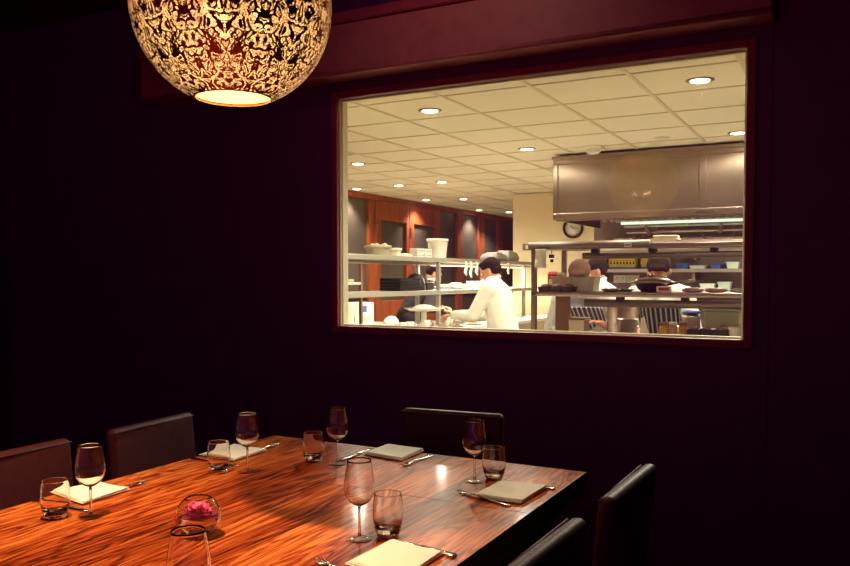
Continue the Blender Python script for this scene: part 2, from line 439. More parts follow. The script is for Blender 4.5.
# --- recessed downlights
spots = [(700, 82), (430, 112), (738, 134), (527, 150), (358, 164.5), (442, 182.7), (399, 186), (357, 189.5), (426, 200.5), (463.5, 199.6), (479, 210.6), (509, 212.5)]
where = ['large and near, at the upper right of the window', 'near and alone at the upper left of the window', 'half cut off by the right edge of the window frame',
         'just left of the smoke detector', 'by the left jamb, above the first door', 'the middle of three in the central row', 'the left one of the pair above the double doors',
         'close to the wooden partition at the left jamb', 'above the right hand door leaf', 'the third one counted from the cream pillar', 'the lowest but one, toward the cream pillar', 'the last one, touching the cream pillar']
for i, ((px, py), wtxt) in enumerate(zip(spots, where)):
    p = atZ(px, py, KZ)
    t = thing('ceiling_downlight', 'round recessed kitchen downlight, ' + wtxt, 'ceiling light', (p.x, p.y, KZ + .012), group='recessed downlights in the kitchen ceiling')
    MB().lathe([(.056, 0), (.082, 0), (.082, -.003), (.068, -.008), (.056, -.003)], n=24, close=True).build('trim_ring', M['steeld'], t)
    MB().lathe([(0, -.0085), (.055, -.0085)], n=24).build('lens', M['down'], t)
def light(name, typ, loc, col, power, size=.05, rot=(0, 0, 0), **kw):
    l = bpy.data.lights.new(name, typ); l.color = col; l.energy = power
    if typ in ('POINT', 'SPOT'): l.shadow_soft_size = size
    for k_, v in kw.items(): setattr(l, k_, v)
    o = bpy.data.objects.new(name, l); COL.objects.link(o); o.location = loc; o.rotation_euler = rot; return o
KCOL = (1, .93, .72)
for (px, py) in spots + [(620, 60)]:
    p = atZ(px, py, KZ)
    if px == 620: p = Vector((-.6, 6.0, KZ))  # extra unseen beam, added with no downlight fixture above it
    light('downlight_beam', 'SPOT', (p.x, p.y, KZ - .05), KCOL, 75 if p.x < -4.7 else (112 if p.y < 9 else 112), .05, spot_size=math.radians(118 if p.x < -4.7 else 165), spot_blend=.6)
# smoke detectors
for i, (px, py, txt) in enumerate(((593.5, 148, 'white square-based smoke detector on the ceiling left of the extractor hood'), (662, 139, 'small flat round sensor on the ceiling over the extractor hood'), (373, 181.5, 'small round ceiling sensor above the wooden doors'))):
    p = atZ(px, py, KZ)
    t = thing('smoke_detector', txt, 'smoke detector', (p.x, p.y, KZ + .012))
    s = 1.25 if i == 0 else .9
    MB().cbox((0, 0, -.01), (.13 * s, .13 * s, .02)).build('base', M['white'], t, bevel=.004) if i == 0 else MB().lathe([(0, 0), (.06, 0), (.06, -.012), (0, -.012)]).build('base', M['white'], t)
    if i == 0: MB().lathe([(.05 * s, -.02), (.055 * s, -.045), (.035 * s, -.065), (0, -.068)]).build('sensor_dome', M['white'], t)

# ================================================================== DINING TABLE
TZ = .75
TX0, TX1 = -2.13, -.79
tb = atZ(586, 472.6, TZ); print('TABLE corner', tb, atZ(277, 435, TZ), atZ(0, 508.4, TZ), atZ(456, 565.6, TZ), atZ(312, 481, TZ), 'floor d')
TX1 = tb.x; TY1 = (tb.y + atZ(277, 435, TZ).y) / 2; TX0 = atZ(170, 463.6, TZ).x; TY0 = -.35
J = atZ(312, 481.3, TZ)
t = thing('dining_table', 'large polished rosewood dining table with inlaid panel joints, set for dinner', 'table', ((TX0 + TX1) / 2, (TY0 + TY1) / 2, 0))
cx, cy = t.location.x, t.location.y
g = .0007
def slab(x0, x1, y0, y1, name='tabletop_panel'):
    o = MB().box(x0 - cx + g, x1 - cx - g, y0 - cy + g, y1 - cy - g, TZ - .035, TZ).build(name, [M['rose'], M['darkwood']], t, bevel=.0015)
    for p in o.data.polygons:
        if abs(p.normal.z) < .5: p.material_index = 1
js = J.x + .065
slab(TX0, J.x, TY0, TY1)
slab(J.x, TX1, J.y, TY1)
slab(J.x, js, TY0, J.y)
slab(js, TX1, TY0, J.y)
MB().box(TX0 - cx + .004, TX1 - cx - .004, TY0 - cy + .004, TY1 - cy - .004, TZ - .075, TZ - .035).build('subtop', M['darkwood'], t, bevel=.003)
MB().box(TX0 - cx + .1, TX1 - cx - .1, TY0 - cy + .1, TY1 - cy - .1, TZ - .14, TZ - .075).build('apron', M['darkwood'], t)
for sx in (TX0 + .14, TX1 - .14):
    for sy in (TY0 + .14, TY1 - .14):
        MB().cbox((sx - cx, sy - cy, (TZ - .14) / 2), (.09, .09, TZ - .14)).build('leg', M['darkwood'], t, bevel=.004)

# ================================================================== CHAIRS
def make_chair(label):
    c = thing('dining_chair', label, 'chair', group='brown leather dining chairs round the table')
    w = .43
    # local: sitter looks to +Y; the back stands at y = -.22
    rings = []
    for k_ in range(9):
        z = lerp(.40, .865, k_ / 8); yo = -.20 - .045 * (k_ / 8)
        th = .042
        ring = []
        hw = w / 2
        for (x_, y_) in ((-hw, -th / 2), (hw, -th / 2), (hw, th / 2), (-hw, th / 2)):
            ring.append(Vector((x_, yo + y_, z)))
        rings.append(ring)
    MB().loop(rings, smooth=True).build('backrest', M['leather'], c, bevel=.0195, seg=5)
    yo = -.245; z = .865
    pts = [(-w / 2 + .003, yo + .019, z - .012), (w / 2 - .003, yo + .029, z - .012)]
    MB().tube(pts, .003, 6).build('piping', M['leather'], c)
    MB().box(-w / 2, w / 2, -.165, .22, .38, .47).build('seat', M['leather'], c, bevel=.02, seg=4)
    for sx in (-.19, .19):
        for sy, lean in ((.19, 0), (-.20, -.04)):
            MB().tube([(sx, sy, .385), (sx, sy + lean, 0)], [.026, .018], 4).build('leg', M['darkwood'], c)
    return c
ch = make_chair('brown leather dining chair cut off by the left edge of the picture')
def edge_pts(a, b, z=.87): return atZ(a[0], a[1], z), atZ(b[0], b[1], z)
for q in (((0, 447), (75, 434)), ((105, 424), (197, 410)), ((403, 406), (501, 412)), ((609, 495), (658, 460)), ((512, 566), (586, 514))): print('CHAIR', *[tuple(round(v, 3) for v in p) for p in edge_pts(*q)])
ch.location = (-2.06, 1.575, 0); ch.rotation_euler = (0, 0, -PI / 2 + .03)
dup(ch, 'brown leather dining chair on the left side with its whole back in the picture', (-2.07, 2.165, 0), -PI / 2 + .08)
dup(ch, 'brown leather dining chair at the far end of the table under the kitchen window', (-1.395, 2.63, 0), PI + .10)
dup(ch, 'farther of two leather dining chairs on the right, only its lit top edge showing', (-.765, 2.13, 0), PI / 2 - .03)
dup(ch, 'nearer leather dining chair on the right, running out of the bottom of the picture', (-.79, 1.53, 0), PI / 2 - .04)

# ================================================================== TABLEWARE
def wine(label):
    t = thing('wine_glass', label, 'wine glass', group='stemmed wine glasses on the table')
    bowl = [(0, .0862), (.0045, .0862), (.013, .089), (.026, .099), (.0355, .114), (.0392, .130), (.0385, .148), (.0350, .172), (.0305, .200), (.0300, .2055),
            (.0292, .2055), (.0296, .200), (.0340, .172), (.0374, .148), (.0381, .130), (.0344, .1145), (.0250, .1005), (.012, .0915), (0, .0895)]
    MB().lathe(bowl, n=40).build('bowl', M['glass'], t)
    MB().lathe([(.0, .0861), (.0042, .0860), (.0036, .075), (.0031, .05), (.0035, .02), (.0052, .008), (.0, .006)], n=16).build('stem', M['stem'], t)
    MB().lathe([(0, .008), (.006, .0068), (.018, .0035), (.0335, .0018), (.0345, .001), (.0335, .0002), (0, .0002)], n=40).build('foot', M['foot'], t)
    return t
w0 = wine('wine glass beside the napkin nearest the left picture edge')
def put(px, py, z=TZ): p = atZ(px, py, z); return Vector((p.x, p.y, TZ + .0003))
w0.location = put(91, 517); w0.scale = (1, 1, .965)
dup(w0, 'wine glass in front of the second napkin on the left side', put(247.5, 471.8))
dup(w0, 'wine glass at the far end, beside the darker tumbler', put(337.5, 464))
dup(w0, 'wine glass by the far right napkin, standing against the dark wall', put(474.5, 481.5))
dup(w0, 'wine glass in the middle foreground with the bright window reflection behind it', put(359.5, 539))
dup(w0, 'wine glass cut off by the bottom of the picture in front of the petal bowl', (-1.045, 1.05, TZ + .0003))

def tumbler(label):
    t = thing('tumbler', label, 'glass', group='water tumblers on the table')
    wall = [(0, .0125), (.0305, .0125), (.0335, .020), (.0375, .042), (.0385, .060), (.0370, .080), (.0345, .098), (.0340, .0995), (.0330, .0995), (.0332, .098), (.0356, .080), (.0371, .060), (.036, .042), (.031, .022), (.0, .0185)]
    MB().lathe(wall, n=40).build('wall', M['glass'], t)
    MB().lathe([(0, .0123), (.0300, .0123), (.0285, .006), (.0270, .002), (.025, .0004), (0, .0022)], n=40).build('base', M['tglass'], t)
    return t
t0 = tumbler('short tumbler at the front left, beside the left wine glass'); t0.location = put(55.5, 518); t0.scale = (1, 1, 1.04)
dup(t0, 'short tumbler in front of the second napkin on the left side', put(219, 472.5))
dup(t0, 'short dark tumbler at the far end of the table', put(313.5, 461.5))
dup(t0, 'short tumbler behind the far right napkin', put(494, 479))
big = dup(t0, 'short tumbler in the middle foreground beside the central wine glass', put(388, 536.5)); big.scale = (1, 1, 1.10)

def napkin(label, pts, lift=.0042, layers=3, th=.0018):
    P = [atZ(x, y, TZ) for x, y in pts]
    c = sum(P, Vector()) / 4
    b = MB()
    for k_ in range(layers):
        q = [p - c for p in P]; z0 = lift + k_ * (th + .0004)
        sh = .009 * k_
        n = 6
        def surf(zz, fl):
            out = []
            for i in range(n + 1):
                for j in range(n + 1):
                    u, v = i / n, j / n
                    p = (q[0] * (1 - u) + q[1] * u) * (1 - v) + (q[3] * (1 - u) + q[2] * u) * v
                    p = p * (1 - .035 * k_) + Vector((random.uniform(-.0006, .0006), random.uniform(-.0006, .0006), 0))
                    z = zz + (.0025 * math.sin(3 * u + k_) * math.sin(PI * v) + .003 * u * v) * (k_ > 0)
                    out.append((p.x + sh * .3, p.y, z))
            return out
        top = surf(z0 + th, 1); bot = surf(z0, 0); m_ = n + 1
        fs = []
        for i in range(n):
            for j in range(n):
                a = i * m_ + j; fs.append((a, a + m_, a + m_ + 1, a + 1)); fs.append(tuple(m_ * m_ + z for z in (a + 1, a + m_ + 1, a + m_, a)))
        rim = [i * m_ for i in range(n)] + [n * m_ + j for j in range(n)] + [i * m_ + n for i in range(n, 0, -1)] + [j for j in range(n, 0, -1)]
        for i in range(len(rim)):
            a, c2 = rim[i], rim[(i + 1) % len(rim)]
            fs.append((a, c2, c2 + m_ * m_, a + m_ * m_)[::-1])
        b.add(top + bot, fs, True)
    o = b.build('napkin', M['linen'], loc=(c.x, c.y, TZ))
    o.modifiers.new('es', 'EDGE_SPLIT').split_angle = 1.0
    return tag(o, label, 'napkin', 'folded white napkins on the table')
napkin('folded white napkin on the near left side, behind the left wine glass', [(49, 494), (98, 483.6), (130, 491), (82, 505.6)])
napkin('folded white napkin on the far left side, behind the second wine glass', [(199, 456), (234, 445.6), (267, 451.6), (234, 462)])
napkin('folded white napkin at the far end of the table below the kitchen window', [(362, 455), (386, 446), (424, 452), (401, 462)], layers=4, th=.0019)
napkin('folded white napkin at the far right corner of the table', [(471, 498), (499, 483), (548, 489), (521, 505)], layers=4, th=.0019)
napkin('folded white napkin in the right foreground, cut by the bottom of the picture', [(345, 566), (391, 542), (443, 556), (400, 584)], layers=3, th=.0022)

def fork(label):
    b = MB()
    # along +Y, tines at +Y, length .2
    st = [(-.100, .009, .001), (-.095, .0105, .0012), (-.03, .0062, .003), (.02, .0042, .0075), (.045, .006, .0065), (.055, .012, .0045), (.066, .0125, .0035)]
    rings = [[Vector((-w_, y, z)), Vector((w_, y, z)), Vector((w_ * .8, y, z + .0022)), Vector((-w_ * .8, y, z + .0022))] for y, w_, z in st]
    b.loop(rings, smooth=True)
    for k_ in range(4):
        x = (-1.5 + k_) * .0064
        b.loop([[Vector((x - r, y, z)), Vector((x + r, y, z)), Vector((x + r, y, z + .0018)), Vector((x - r, y, z + .0018))] for y, r, z in ((.065, .0022, .0035), (.085, .0019, .0035), (.103, .0008, .0075))], smooth=True)
    return tag(b.build('fork', M['silver']), label, 'fork', 'dinner forks on the table')
def knife(label):
    b = MB()
    st = [(-.112, .007, .0), (-.108, .009, .0), (-.02, .0068, .0005), (-.01, .0052, .001)]
    b.loop([[Vector((-w_, y, z + .0005)), Vector((w_, y, z + .0005)), Vector((w_, y, z + .0055)), Vector((-w_, y, z + .0055))] for y, w_, z in st], smooth=True)
    st = [(-.012, -.006, .006), (.0, -.0085, .009), (.06, -.0095, .0095), (.095, -.009, .007), (.112, -.006, -.001)]
    b.loop([[Vector((x0, y, .0028)), Vector((x1, y, .0018)), Vector((x1, y, .0026)), Vector((x0, y, .0044))] for y, x0, x1 in st], smooth=True)
    return tag(b.build('table_knife', M['silver']), label, 'knife', 'dinner knives on the table')
def lay(o, handle, tip, px=True):
    a, c = (atZ(*handle, TZ), atZ(*tip, TZ)) if px else (Vector(handle), Vector(tip))
    d = c - a; mid = (a + c) / 2
    Lh = .1 if o.name.startswith('fork') else .112
    mid = c - d.normalized() * Lh
    o.location = (mid.x, mid.y, TZ + .0004); o.rotation_euler = (0, 0, math.atan2(d.y, d.x) - PI / 2); return o
f0 = lay(fork('fork with raised tines poking out right of the near left napkin'), (96, 500), (145, 482.5))
def cp(o, label, h, tp, **kw):
    c = o.copy(); COL.objects.link(c); c['label'] = label; return lay(c, h, tp, **kw)
cp(f0, 'fork with tines poking out right of the far left napkin', (238, 459), (277, 445))
cp(f0, 'fork beside the napkin at the far end of the table', (433, 455.5), (402, 467))
cp(f0, 'fork in front of the far right napkin, tines to the left', (521, 510), (459, 493))
cp(f0, 'fork in the foreground with only its tines in the picture', (372, 590), (318, 562))
k0 = lay(knife('knife behind the front left tumbler'), (30, 501), (88, 512))
cp(k0, 'knife behind the far left tumbler', (190, 459), (238, 467))
cp(k0, 'knife left of the far end napkin', (366, 451.5), (338, 461.5))
cp(k0, 'knife behind the far right napkin', (551, 489), (490, 479.5))
cp(k0, 'knife along the back edge of the foreground napkin', (448, 555.5), (384, 537.5))

light('box_fill', 'SPOT', (-1.7, 2.5, DZ - .05), (1, .62, .52), 12, .08, rot=Euler((math.radians(64), 0, math.radians(0))), spot_size=math.radians(95), spot_blend=1.0)  # unseen spot added to brighten the maroon box, no fitting of its own
# petal bowl
bc = put(198.5, 536)
t = thing('glass_bowl', 'round clear glass bowl holding pink petals in water', 'bowl', bc)
R = .056
out = []
for a in range(-62, 63, 6): out.append((R * math.cos(math.radians(a)), .0505 + R * math.sin(math.radians(a))))
inn = [(r * .962, .0505 + (z - .0505) * .962 + (0 if z > .05 else .0015)) for r, z in reversed(out)]
MB().lathe([(0, .0010)] + out + inn + [(0, inn[-1][1])], n=48).build('bowl', M['glass'], t)
MB().lathe([(out[-1][0] - .0018, out[-1][1]), (out[-1][0] + .0012, out[-1][1] + .0005), (out[-1][0], out[-1][1] + .0022), (out[-1][0] - .0022, out[-1][1] + .0012)], n=48, close=True).build('rim', M['foot'], t)
wat = [(0, .0052), (.024, .0055)] + [(R * .94 * math.cos(math.radians(a)), .0505 + R * .94 * math.sin(math.radians(a))) for a in range(-52, -2, 8)]
wz = wat[-1][1]
tag(MB().lathe(wat + [(0, wz)], n=40).build('water', M['water'], loc=bc), 'clear water filling the lower half of the round petal bowl', 'water')
fl = thing('pink_flower', 'bright pink loose petalled flower floating in the glass bowl', 'flower', (bc.x, bc.y, bc.z + wz + .0008))
fl.scale = (1.06, 1.06, 1.25)
for i in range(17):
    b = MB(); a = i * 2.399; r0 = .004 + .036 * (i / 17) ** .7; Lp = .026; tilt = lerp(1.05, .12, i / 17)
    vs = []; nu, nv = 5, 6
    for u in range(nu + 1):
        for v in range(nv + 1):
            s_ = v / nv; w_ = .0125 * math.sin(PI * min(1, .12 + .83 * s_)) ** .7
            x_ = (u / nu - .5) * 2 * w_; y_ = s_ * Lp
            z_ = .004 * (x_ / .012) ** 2 + .004 * math.sin(s_ * 3 + i) + random.uniform(-.0005, .0005)
            vs.append((x_, y_, z_))
    fs = [(u * (nv + 1) + v, (u + 1) * (nv + 1) + v, (u + 1) * (nv + 1) + v + 1, u * (nv + 1) + v + 1) for u in range(nu) for v in range(nv)]
    b.add(vs, fs, True)
    o = b.build('petal', M['petal'], fl, loc=(r0 * .5 * math.cos(a), r0 * .5 * math.sin(a), .002 + .004 * (1 - i / 17)), rot=(tilt, 0, a - PI / 2))
    sm_ = o.modifiers.new('solid', 'SOLIDIFY'); sm_.thickness = .0007

# ================================================================== PENDANT LAMP
lp = Vector((-1.43, 1.615, 2.095))
c_ = atZ(0, 0, 3)
RL = .254
t = thing('pendant_lamp', 'large pierced brass globe pendant lamp glowing over the table', 'lamp', lp)
prof = []
for k_ in range(0, 61):
    a = math.radians(lerp(-67.2, 78, k_ / 60)); prof.append((RL * math.cos(a), RL * math.sin(a)))
sh = MB().lathe(prof, n=128).build('lamp_shade', M['shell'], t)
MB().lathe([(prof[0][0] - .003, prof[0][1] - .001), (prof[0][0] + .0015, prof[0][1] + .0005), (prof[0][0] + .001, prof[0][1] + .003), (prof[0][0] - .003, prof[0][1] + .004)], n=96, close=True).build('rim', M['brass'], t)
MB().lathe([(.0, .249), (.054, .248), (.05, .27), (.02, .30), (0, .30)], n=32).build('cap', M['brass'], t)
MB().tube([(0, 0, .30), (0, 0, DZ - lp.z - .02)], .004, 8).build('cord', M['black'], t)
MB().lathe([(0, DZ - lp.z - .03), (.05, DZ - lp.z - .025), (.06, DZ - lp.z - .001), (0, DZ - lp.z - .001)], n=32).build('ceiling_rose', M['brass'], t)
MB().tube([(0, 0, .248), (0, 0, .02)], .008, 10).build('bulb_stem', M['brass'], t)
for k_ in range(3):
    a = k_ * 2 * PI / 3 + .5; bp = Vector((.075 * math.cos(a), .075 * math.sin(a), -.03))
    MB().tube([(0, 0, .03), bp + Vector((0, 0, .04))], .005, 8).build('bulb_holder', M['brass'], t)
    MB().ell(bp, (.024, .024, .032)).build('bulb', M['bulb'], t)
    light('lamp_bulb_glow', 'POINT', lp + bp * .85 + Vector((0, 0, -.045)), (1, .68, .38), 1.45, .02)
kd = N('frosted_diffuser'); dv = kd.n('TexVoronoi', {'Vector': kd.n('TexCoord').outputs['Object'], 'Scale': 160.0}).outputs['Distance']
dcol = kd.ramp(dv, [(.1, (.95, .86, .60)), (.7, (.70, .55, .30))])
M['diffuser'] = kd.surf(kd.n('BsdfTranslucent', {'Color': dcol}).outputs[0])
MB().lathe([(0, prof[0][1] + .006), (prof[0][0] - .002, prof[0][1] + .006)], n=64).build('diffuser', M['diffuser'], t)
# dining downlights
for i, (x, y, pw, sz) in enumerate(((-1.58, 1.08, 420, 58), (-1.70, 1.86, 130, 36), (-1.02, 1.95, 78, 36))):
    q = thing('ceiling_downlight', ('round recessed dining room downlight over the near half of the table', 'round recessed dining room downlight over the far half of the table', 'round recessed dining room downlight right of the table')[i], 'ceiling light', (x, y, DZ), group='recessed downlights in the dining room ceiling')
    MB().lathe([(.04, 0), (.055, 0), (.055, -.008), (.04, -.006)], n=24, close=True).build('trim_ring', M['brass'], q)
    light('dining_beam', 'SPOT', (x, y, DZ - .03), (1, .70, .38), pw, .025, spot_size=math.radians(sz), spot_blend=.9)

# ================================================================== KITCHEN: extractor hood
hx0 = atY(553, 190, 7.36).x; hz0 = atY(553, 220, 7.36).z; hz1 = atY(553, 157, 7.36).z
print('HOOD', hx0, hz0, hz1)
hz1 = min(hz1, KZ)
t = thing('extractor_hood', 'long brushed steel extractor hood hanging over the cooking line', 'extractor hood', (hx0, 7.36, hz0))
HL, HH = KXR - hx0 - .02, hz1 - hz0
def hx(px): return atY(px, 190, 7.36).x - hx0
b = MB()
b.box(0, HL, 0, .03, 0, .06).box(0, HL, 0, .03, HH - .075, HH).box(0, hx(557.6), 0, .03, .06, HH - .075).box(hx(699), hx(706), 0, .03, .06, HH - .075)
b.box(HL - .03, HL, 0, .03, .06, HH - .075)
b.box(0, .02, .03, 1.55, 0, HH).box(.02, HL, .03, 1.55, HH - .02, HH)
b.build('canopy', M['hoodsteel'], t, bevel=.004)
MB().box(hx(557.6), hx(699), .016, .022, .06, HH - .075).build('front_panel', M['hoodsteel'], t)
MB().box(hx(706), HL - .03, .016, .022, .06, HH - .075).build('front_panel', M['hoodsteel'], t)
MB().box(-.01, HL, -.018, 0, HH - .03, HH).build('top_lip', M['hoodsteel'], t, bevel=.003)
MB().box(hx(699) - .03, hx(699) + .13, -.012, 0, .022, .036).build('latch', M['black'], t)
MB().box(.02, HL, .03, .05, -.012, 0).build('drip_tray', M['steeld'], t)
fb = MB()
for k_ in range(58):
    x = .45 + k_ * .07
    if x < HL - .05: fb.box(x, x + .036, .11, .12, -.030, .02)
fb.box(.42, HL - .02, .12, .14, .0, .07)
fb.build('grease_filter', [M['steel']], t)
MB().box(.3, HL - .02, .50, 1.5, .05, .07).build('filter_bank', M['steeld'], t)
for k_, (x0, x1) in enumerate(((.5, 1.9), (2.0, 3.4))):
    f_ = MB().box(x0, x1, .36, .44, -.015, .005).build('light_fitting', M['greenmetal'], t, bevel=.004)
    MB().tube([(x0 + .05, .40, -.028), (x1 - .05, .40, -.028)], .013, 10).build('tube', M['tube'], f_)
for k_, px in enumerate((630, 680)):
    MB().tube([(hx(px), .40, .0), (hx(px), .40, -.055)], .009, 8).build('hanger', M['steel'], t)
light('hood_tube_glow', 'AREA', (hx0 + 1.9, 7.78, hz0 - .055), (.92, 1, .78), 34, shape='RECTANGLE', size=3.0).data.size_y = .06

# pipes & rails under hood
for i, (z, y, r, x0, x1, m_) in enumerate(((1.86, 8.3, .018, -2.1, 1.8, 'steel'), (1.80, 8.55, .014, -2.3, 1.8, 'steel'), (1.90, 8.0, .012, -2.05, 1.8, 'greenmetal'))):
    o = MB().tube([(0, 0, 0), (x1 - x0, 0, 0)], r, 10).build('pipe', M[m_], t, loc=(x0 - hx0, y - 7.36, z - hz0))
    for k_ in range(5): MB().box(.2 + k_ * .7, .23 + k_ * .7, -.02, .02, -.03, .03).build('bracket', M['steeld'], o)
    for k_ in range(4): MB().tube([(.3 + k_ * .9, 0, r), (.3 + k_ * .9, 0, hz0 + .05 - z)], .006, 6).build('drop_rod', M['steeld'], o)

# cookline behind the chefs
t = thing('cooking_range', 'steel cooking range under the extractor hood', 'cooker', (-2.5, 7.55, 0))
MB().box(0, 4.4, 0, 1.0, .12, .88).build('body', M['steeld'], t, bevel=.006)
MB().box(-.01, 4.41, -.01, 1.0, .88, .92).build('hob_top', M['steel'], t, bevel=.004)
for k_ in range(8):
    kk = MB().tube([(.3 + k_ * .5, -.0, .80), (.3 + k_ * .5, -.035, .80)], .022, 12).build('knob', M['black'], t)
for k_ in range(4): MB().box(.1 + k_ * 1.08, 1.08 + k_ * 1.08, -.015, 0, .2, .72).build('oven_door', M['steel'], t, bevel=.004)
for sx in (.1, 4.2):
    for sy in (.1, .8): MB().box(sx, sx + .08, sy, sy + .08, 0, .12).build('leg', M['steel'], t)
# wall shelves on the cookline
def wshelf(z, label, y0=8.66, m_='steel', lip=.035):
    t = thing('wall_shelf', label, 'shelf', (-2.62, y0, z), group='steel shelves on the cook line wall')
    MB().box(0, 4.5, 0, 9.0 - y0, -.02, 0).build('board', M[m_], t, bevel=.003)
    MB().box(0, 4.5, -.004, 0, -lip, 0).build('front_lip', M[m_], t)
    for k_ in range(5): MB().box(.1 + k_ * 1.0, .13 + k_ * 1.0, .05, 9.0 - y0, -.12, -.02).build('bracket', M['steeld'], t)
    return t
wshelf(1.485, 'middle steel wall shelf carrying the yellow trays')
wshelf(1.70, 'upper steel wall shelf just under the extractor pipes', 8.75)
wshelf(1.22, 'lowest steel wall shelf, seen between the chefs', 8.7)
# yellow trays
def ytray(px0, px1, label):
    a = atY(px0, 263, 8.72); c = atY(px1, 263, 8.72); w_ = c.x - a.x
    t = thing('yellow_tray', label, 'tray', ((a.x + c.x) / 2, 8.76, 1.486), group='yellow slotted trays on the wall shelf')
    MB().box(-w_ / 2, w_ / 2, -.05, .05, .0, .022).build('foot_bar', M['blue'], t, bevel=.003)
    q = MB(); z0, z1 = .022, .115
    q.box(-w_ / 2, w_ / 2, -.052, -.044, z0, z0 + .03).box(-w_ / 2, w_ / 2, -.052, -.044, z1 - .022, z1).box(-w_ / 2, w_ / 2, -.052, -.044, (z0 + z1) / 2 + .008, (z0 + z1) / 2 + .018)
    for k_ in range(9): x = -w_ / 2 + k_ * (w_ - .014) / 8; q.box(x, x + .014, -.052, -.044, z0, z1)
    q.box(-w_ / 2, w_ / 2, -.04, .05, z0, z0 + .006).box(-w_ / 2, w_ / 2, .044, .05, z0, z1)
    q.box(-w_ / 2, -w_ / 2 + .006, -.044, .05, z0, z1).box(w_ / 2 - .006, w_ / 2, -.044, .05, z0, z1)
    q.build('slotted_body', M['yellow'], t)
    MB().box(-w_ / 2 + .01, w_ / 2 - .01, -.038, .04, z0 + .007, z1 - .02).build('liner', M['black'], t)
ytray(609, 636, 'yellow slotted tray on the wall shelf, left of the gap')
ytray(641, 661, 'yellow slotted tray on the wall shelf behind the right chef')
ytray(585, 604, 'yellow slotted tray on the wall shelf hidden behind the heads of two chefs')
# sockets
for i, (px, lab) in enumerate(((620, 'white double socket on the wall below the left yellow tray'), (633, 'white double socket on the wall below and right of the left yellow tray'))):
    a = atY(px, 279, 9.0)
    t = thing('wall_socket', lab, 'socket', (a.x, 9.0, a.z))
    MB().cbox((0, -.006, 0), (.14, .012, .085)).build('plate', M['white'], t, bevel=.003)
    q = MB()
    for dx in (-.035, .035): q.cbox((dx, -.013, .015), (.006, .004, .014)).cbox((dx - .01, -.013, -.01), (.010, .004, .005)).cbox((dx + .01, -.013, -.01), (.010, .004, .005))
    q.build('pin_slot', M['black'], t)
# utensils and containers on wall shelves, right part
for i, (px, w_, h_, z, m_, nm, lab) in enumerate((
        (716, .10, .05, 1.485, 'blue', 'storage_tub', 'small blue tub at the right end of the middle wall shelf'),
        (698, .16, .035, 1.485, 'card', 'storage_tub', 'low white tub on the middle wall shelf right of the right chef'),
        (683, .12, .06, 1.485, 'blue', 'storage_tub', 'blue tub on the middle wall shelf beside the right chef'),
        (733, .12, .07, 1.485, 'white', 'storage_tub', 'white tub at the far right of the middle wall shelf'),
        (612, .12, .05, 1.70, 'blue', 'storage_tub', 'flat pale blue tub on the upper wall shelf under the hood'),
        (700, .45, .05, 1.70, 'card', 'storage_tub', 'long low white tray on the upper wall shelf'),
        (725, .12, .13, 1.22, 'greenmetal', 'storage_tub', 'pale green tub on the lowest wall shelf at the right'),
        (708, .14, .11, 1.22, 'card', 'storage_tub', 'white tub on the lowest wall shelf at the right'),
        (640, .16, .10, 1.22, 'steel', 'storage_tub', 'steel tub on the lowest wall shelf between two chefs'))):
    x = atY(px, 270, 8.84).x
    t = thing(nm, lab, 'tub', (x, 8.86, z + .001))
    MB().loop([[Vector((sx * w_ / 2 * k_, sy * .07 * k_, zz)) for sx, sy in ((-1, -1), (1, -1), (1, 1), (-1, 1))] for k_, zz in ((.88, 0), (1, h_ * .85))], smooth=False).build('body', M[m_], t, bevel=.004)
    MB().box(-w_ / 2 - .006, w_ / 2 + .006, -.076, .076, h_ * .85, h_).build('lid', M[m_], t, bevel=.003)

# clock
cc = atY(573.5, 228, KYB)
t = thing('wall_clock', 'round white clock with black rim on the cream kitchen wall', 'clock', (cc.x, KYB, cc.z), rot=(PI / 2, 0, 0))
MB().lathe([(.108, .0), (.140, .0), (.142, .03), (.118, .042), (.108, .03)], n=40, close=True).build('rim', M['black'], t)
MB().lathe([(0, .018), (.112, .018), (.112, .002), (0, .002)], n=40).build('dial', M['porcelain'], t)
q = MB()
for k_ in range(12):
    a = k_ * PI / 6; R4 = Matrix.Rotation(a, 4, 'Z'); q.box(-.003, .003, .085, .10, .018, .020, R4)
q.build('hour_mark', M['black'], t)
MB().box(-.004, .004, -.015, .055, .021, .023, Matrix.Rotation(.9, 4, 'Z')).build('hour_hand', M['black'], t)
MB().box(-.003, .003, -.015, .08, .024, .026, Matrix.Rotation(-1.7, 4, 'Z')).build('minute_hand', M['black'], t)
# thermostat on the cream wall
a = atY(528, 247, KYB)
t = thing('wall_switch', 'small grey switch plate on the cream wall left of the clock', 'switch', (a.x, KYB, a.z))
MB().cbox((0, -.01, 0), (.15, .02, .09)).build('plate', M['steeld'], t, bevel=.003); MB().cbox((0, -.023, 0), (.05, .008, .05)).build('rocker', M['white'], t)

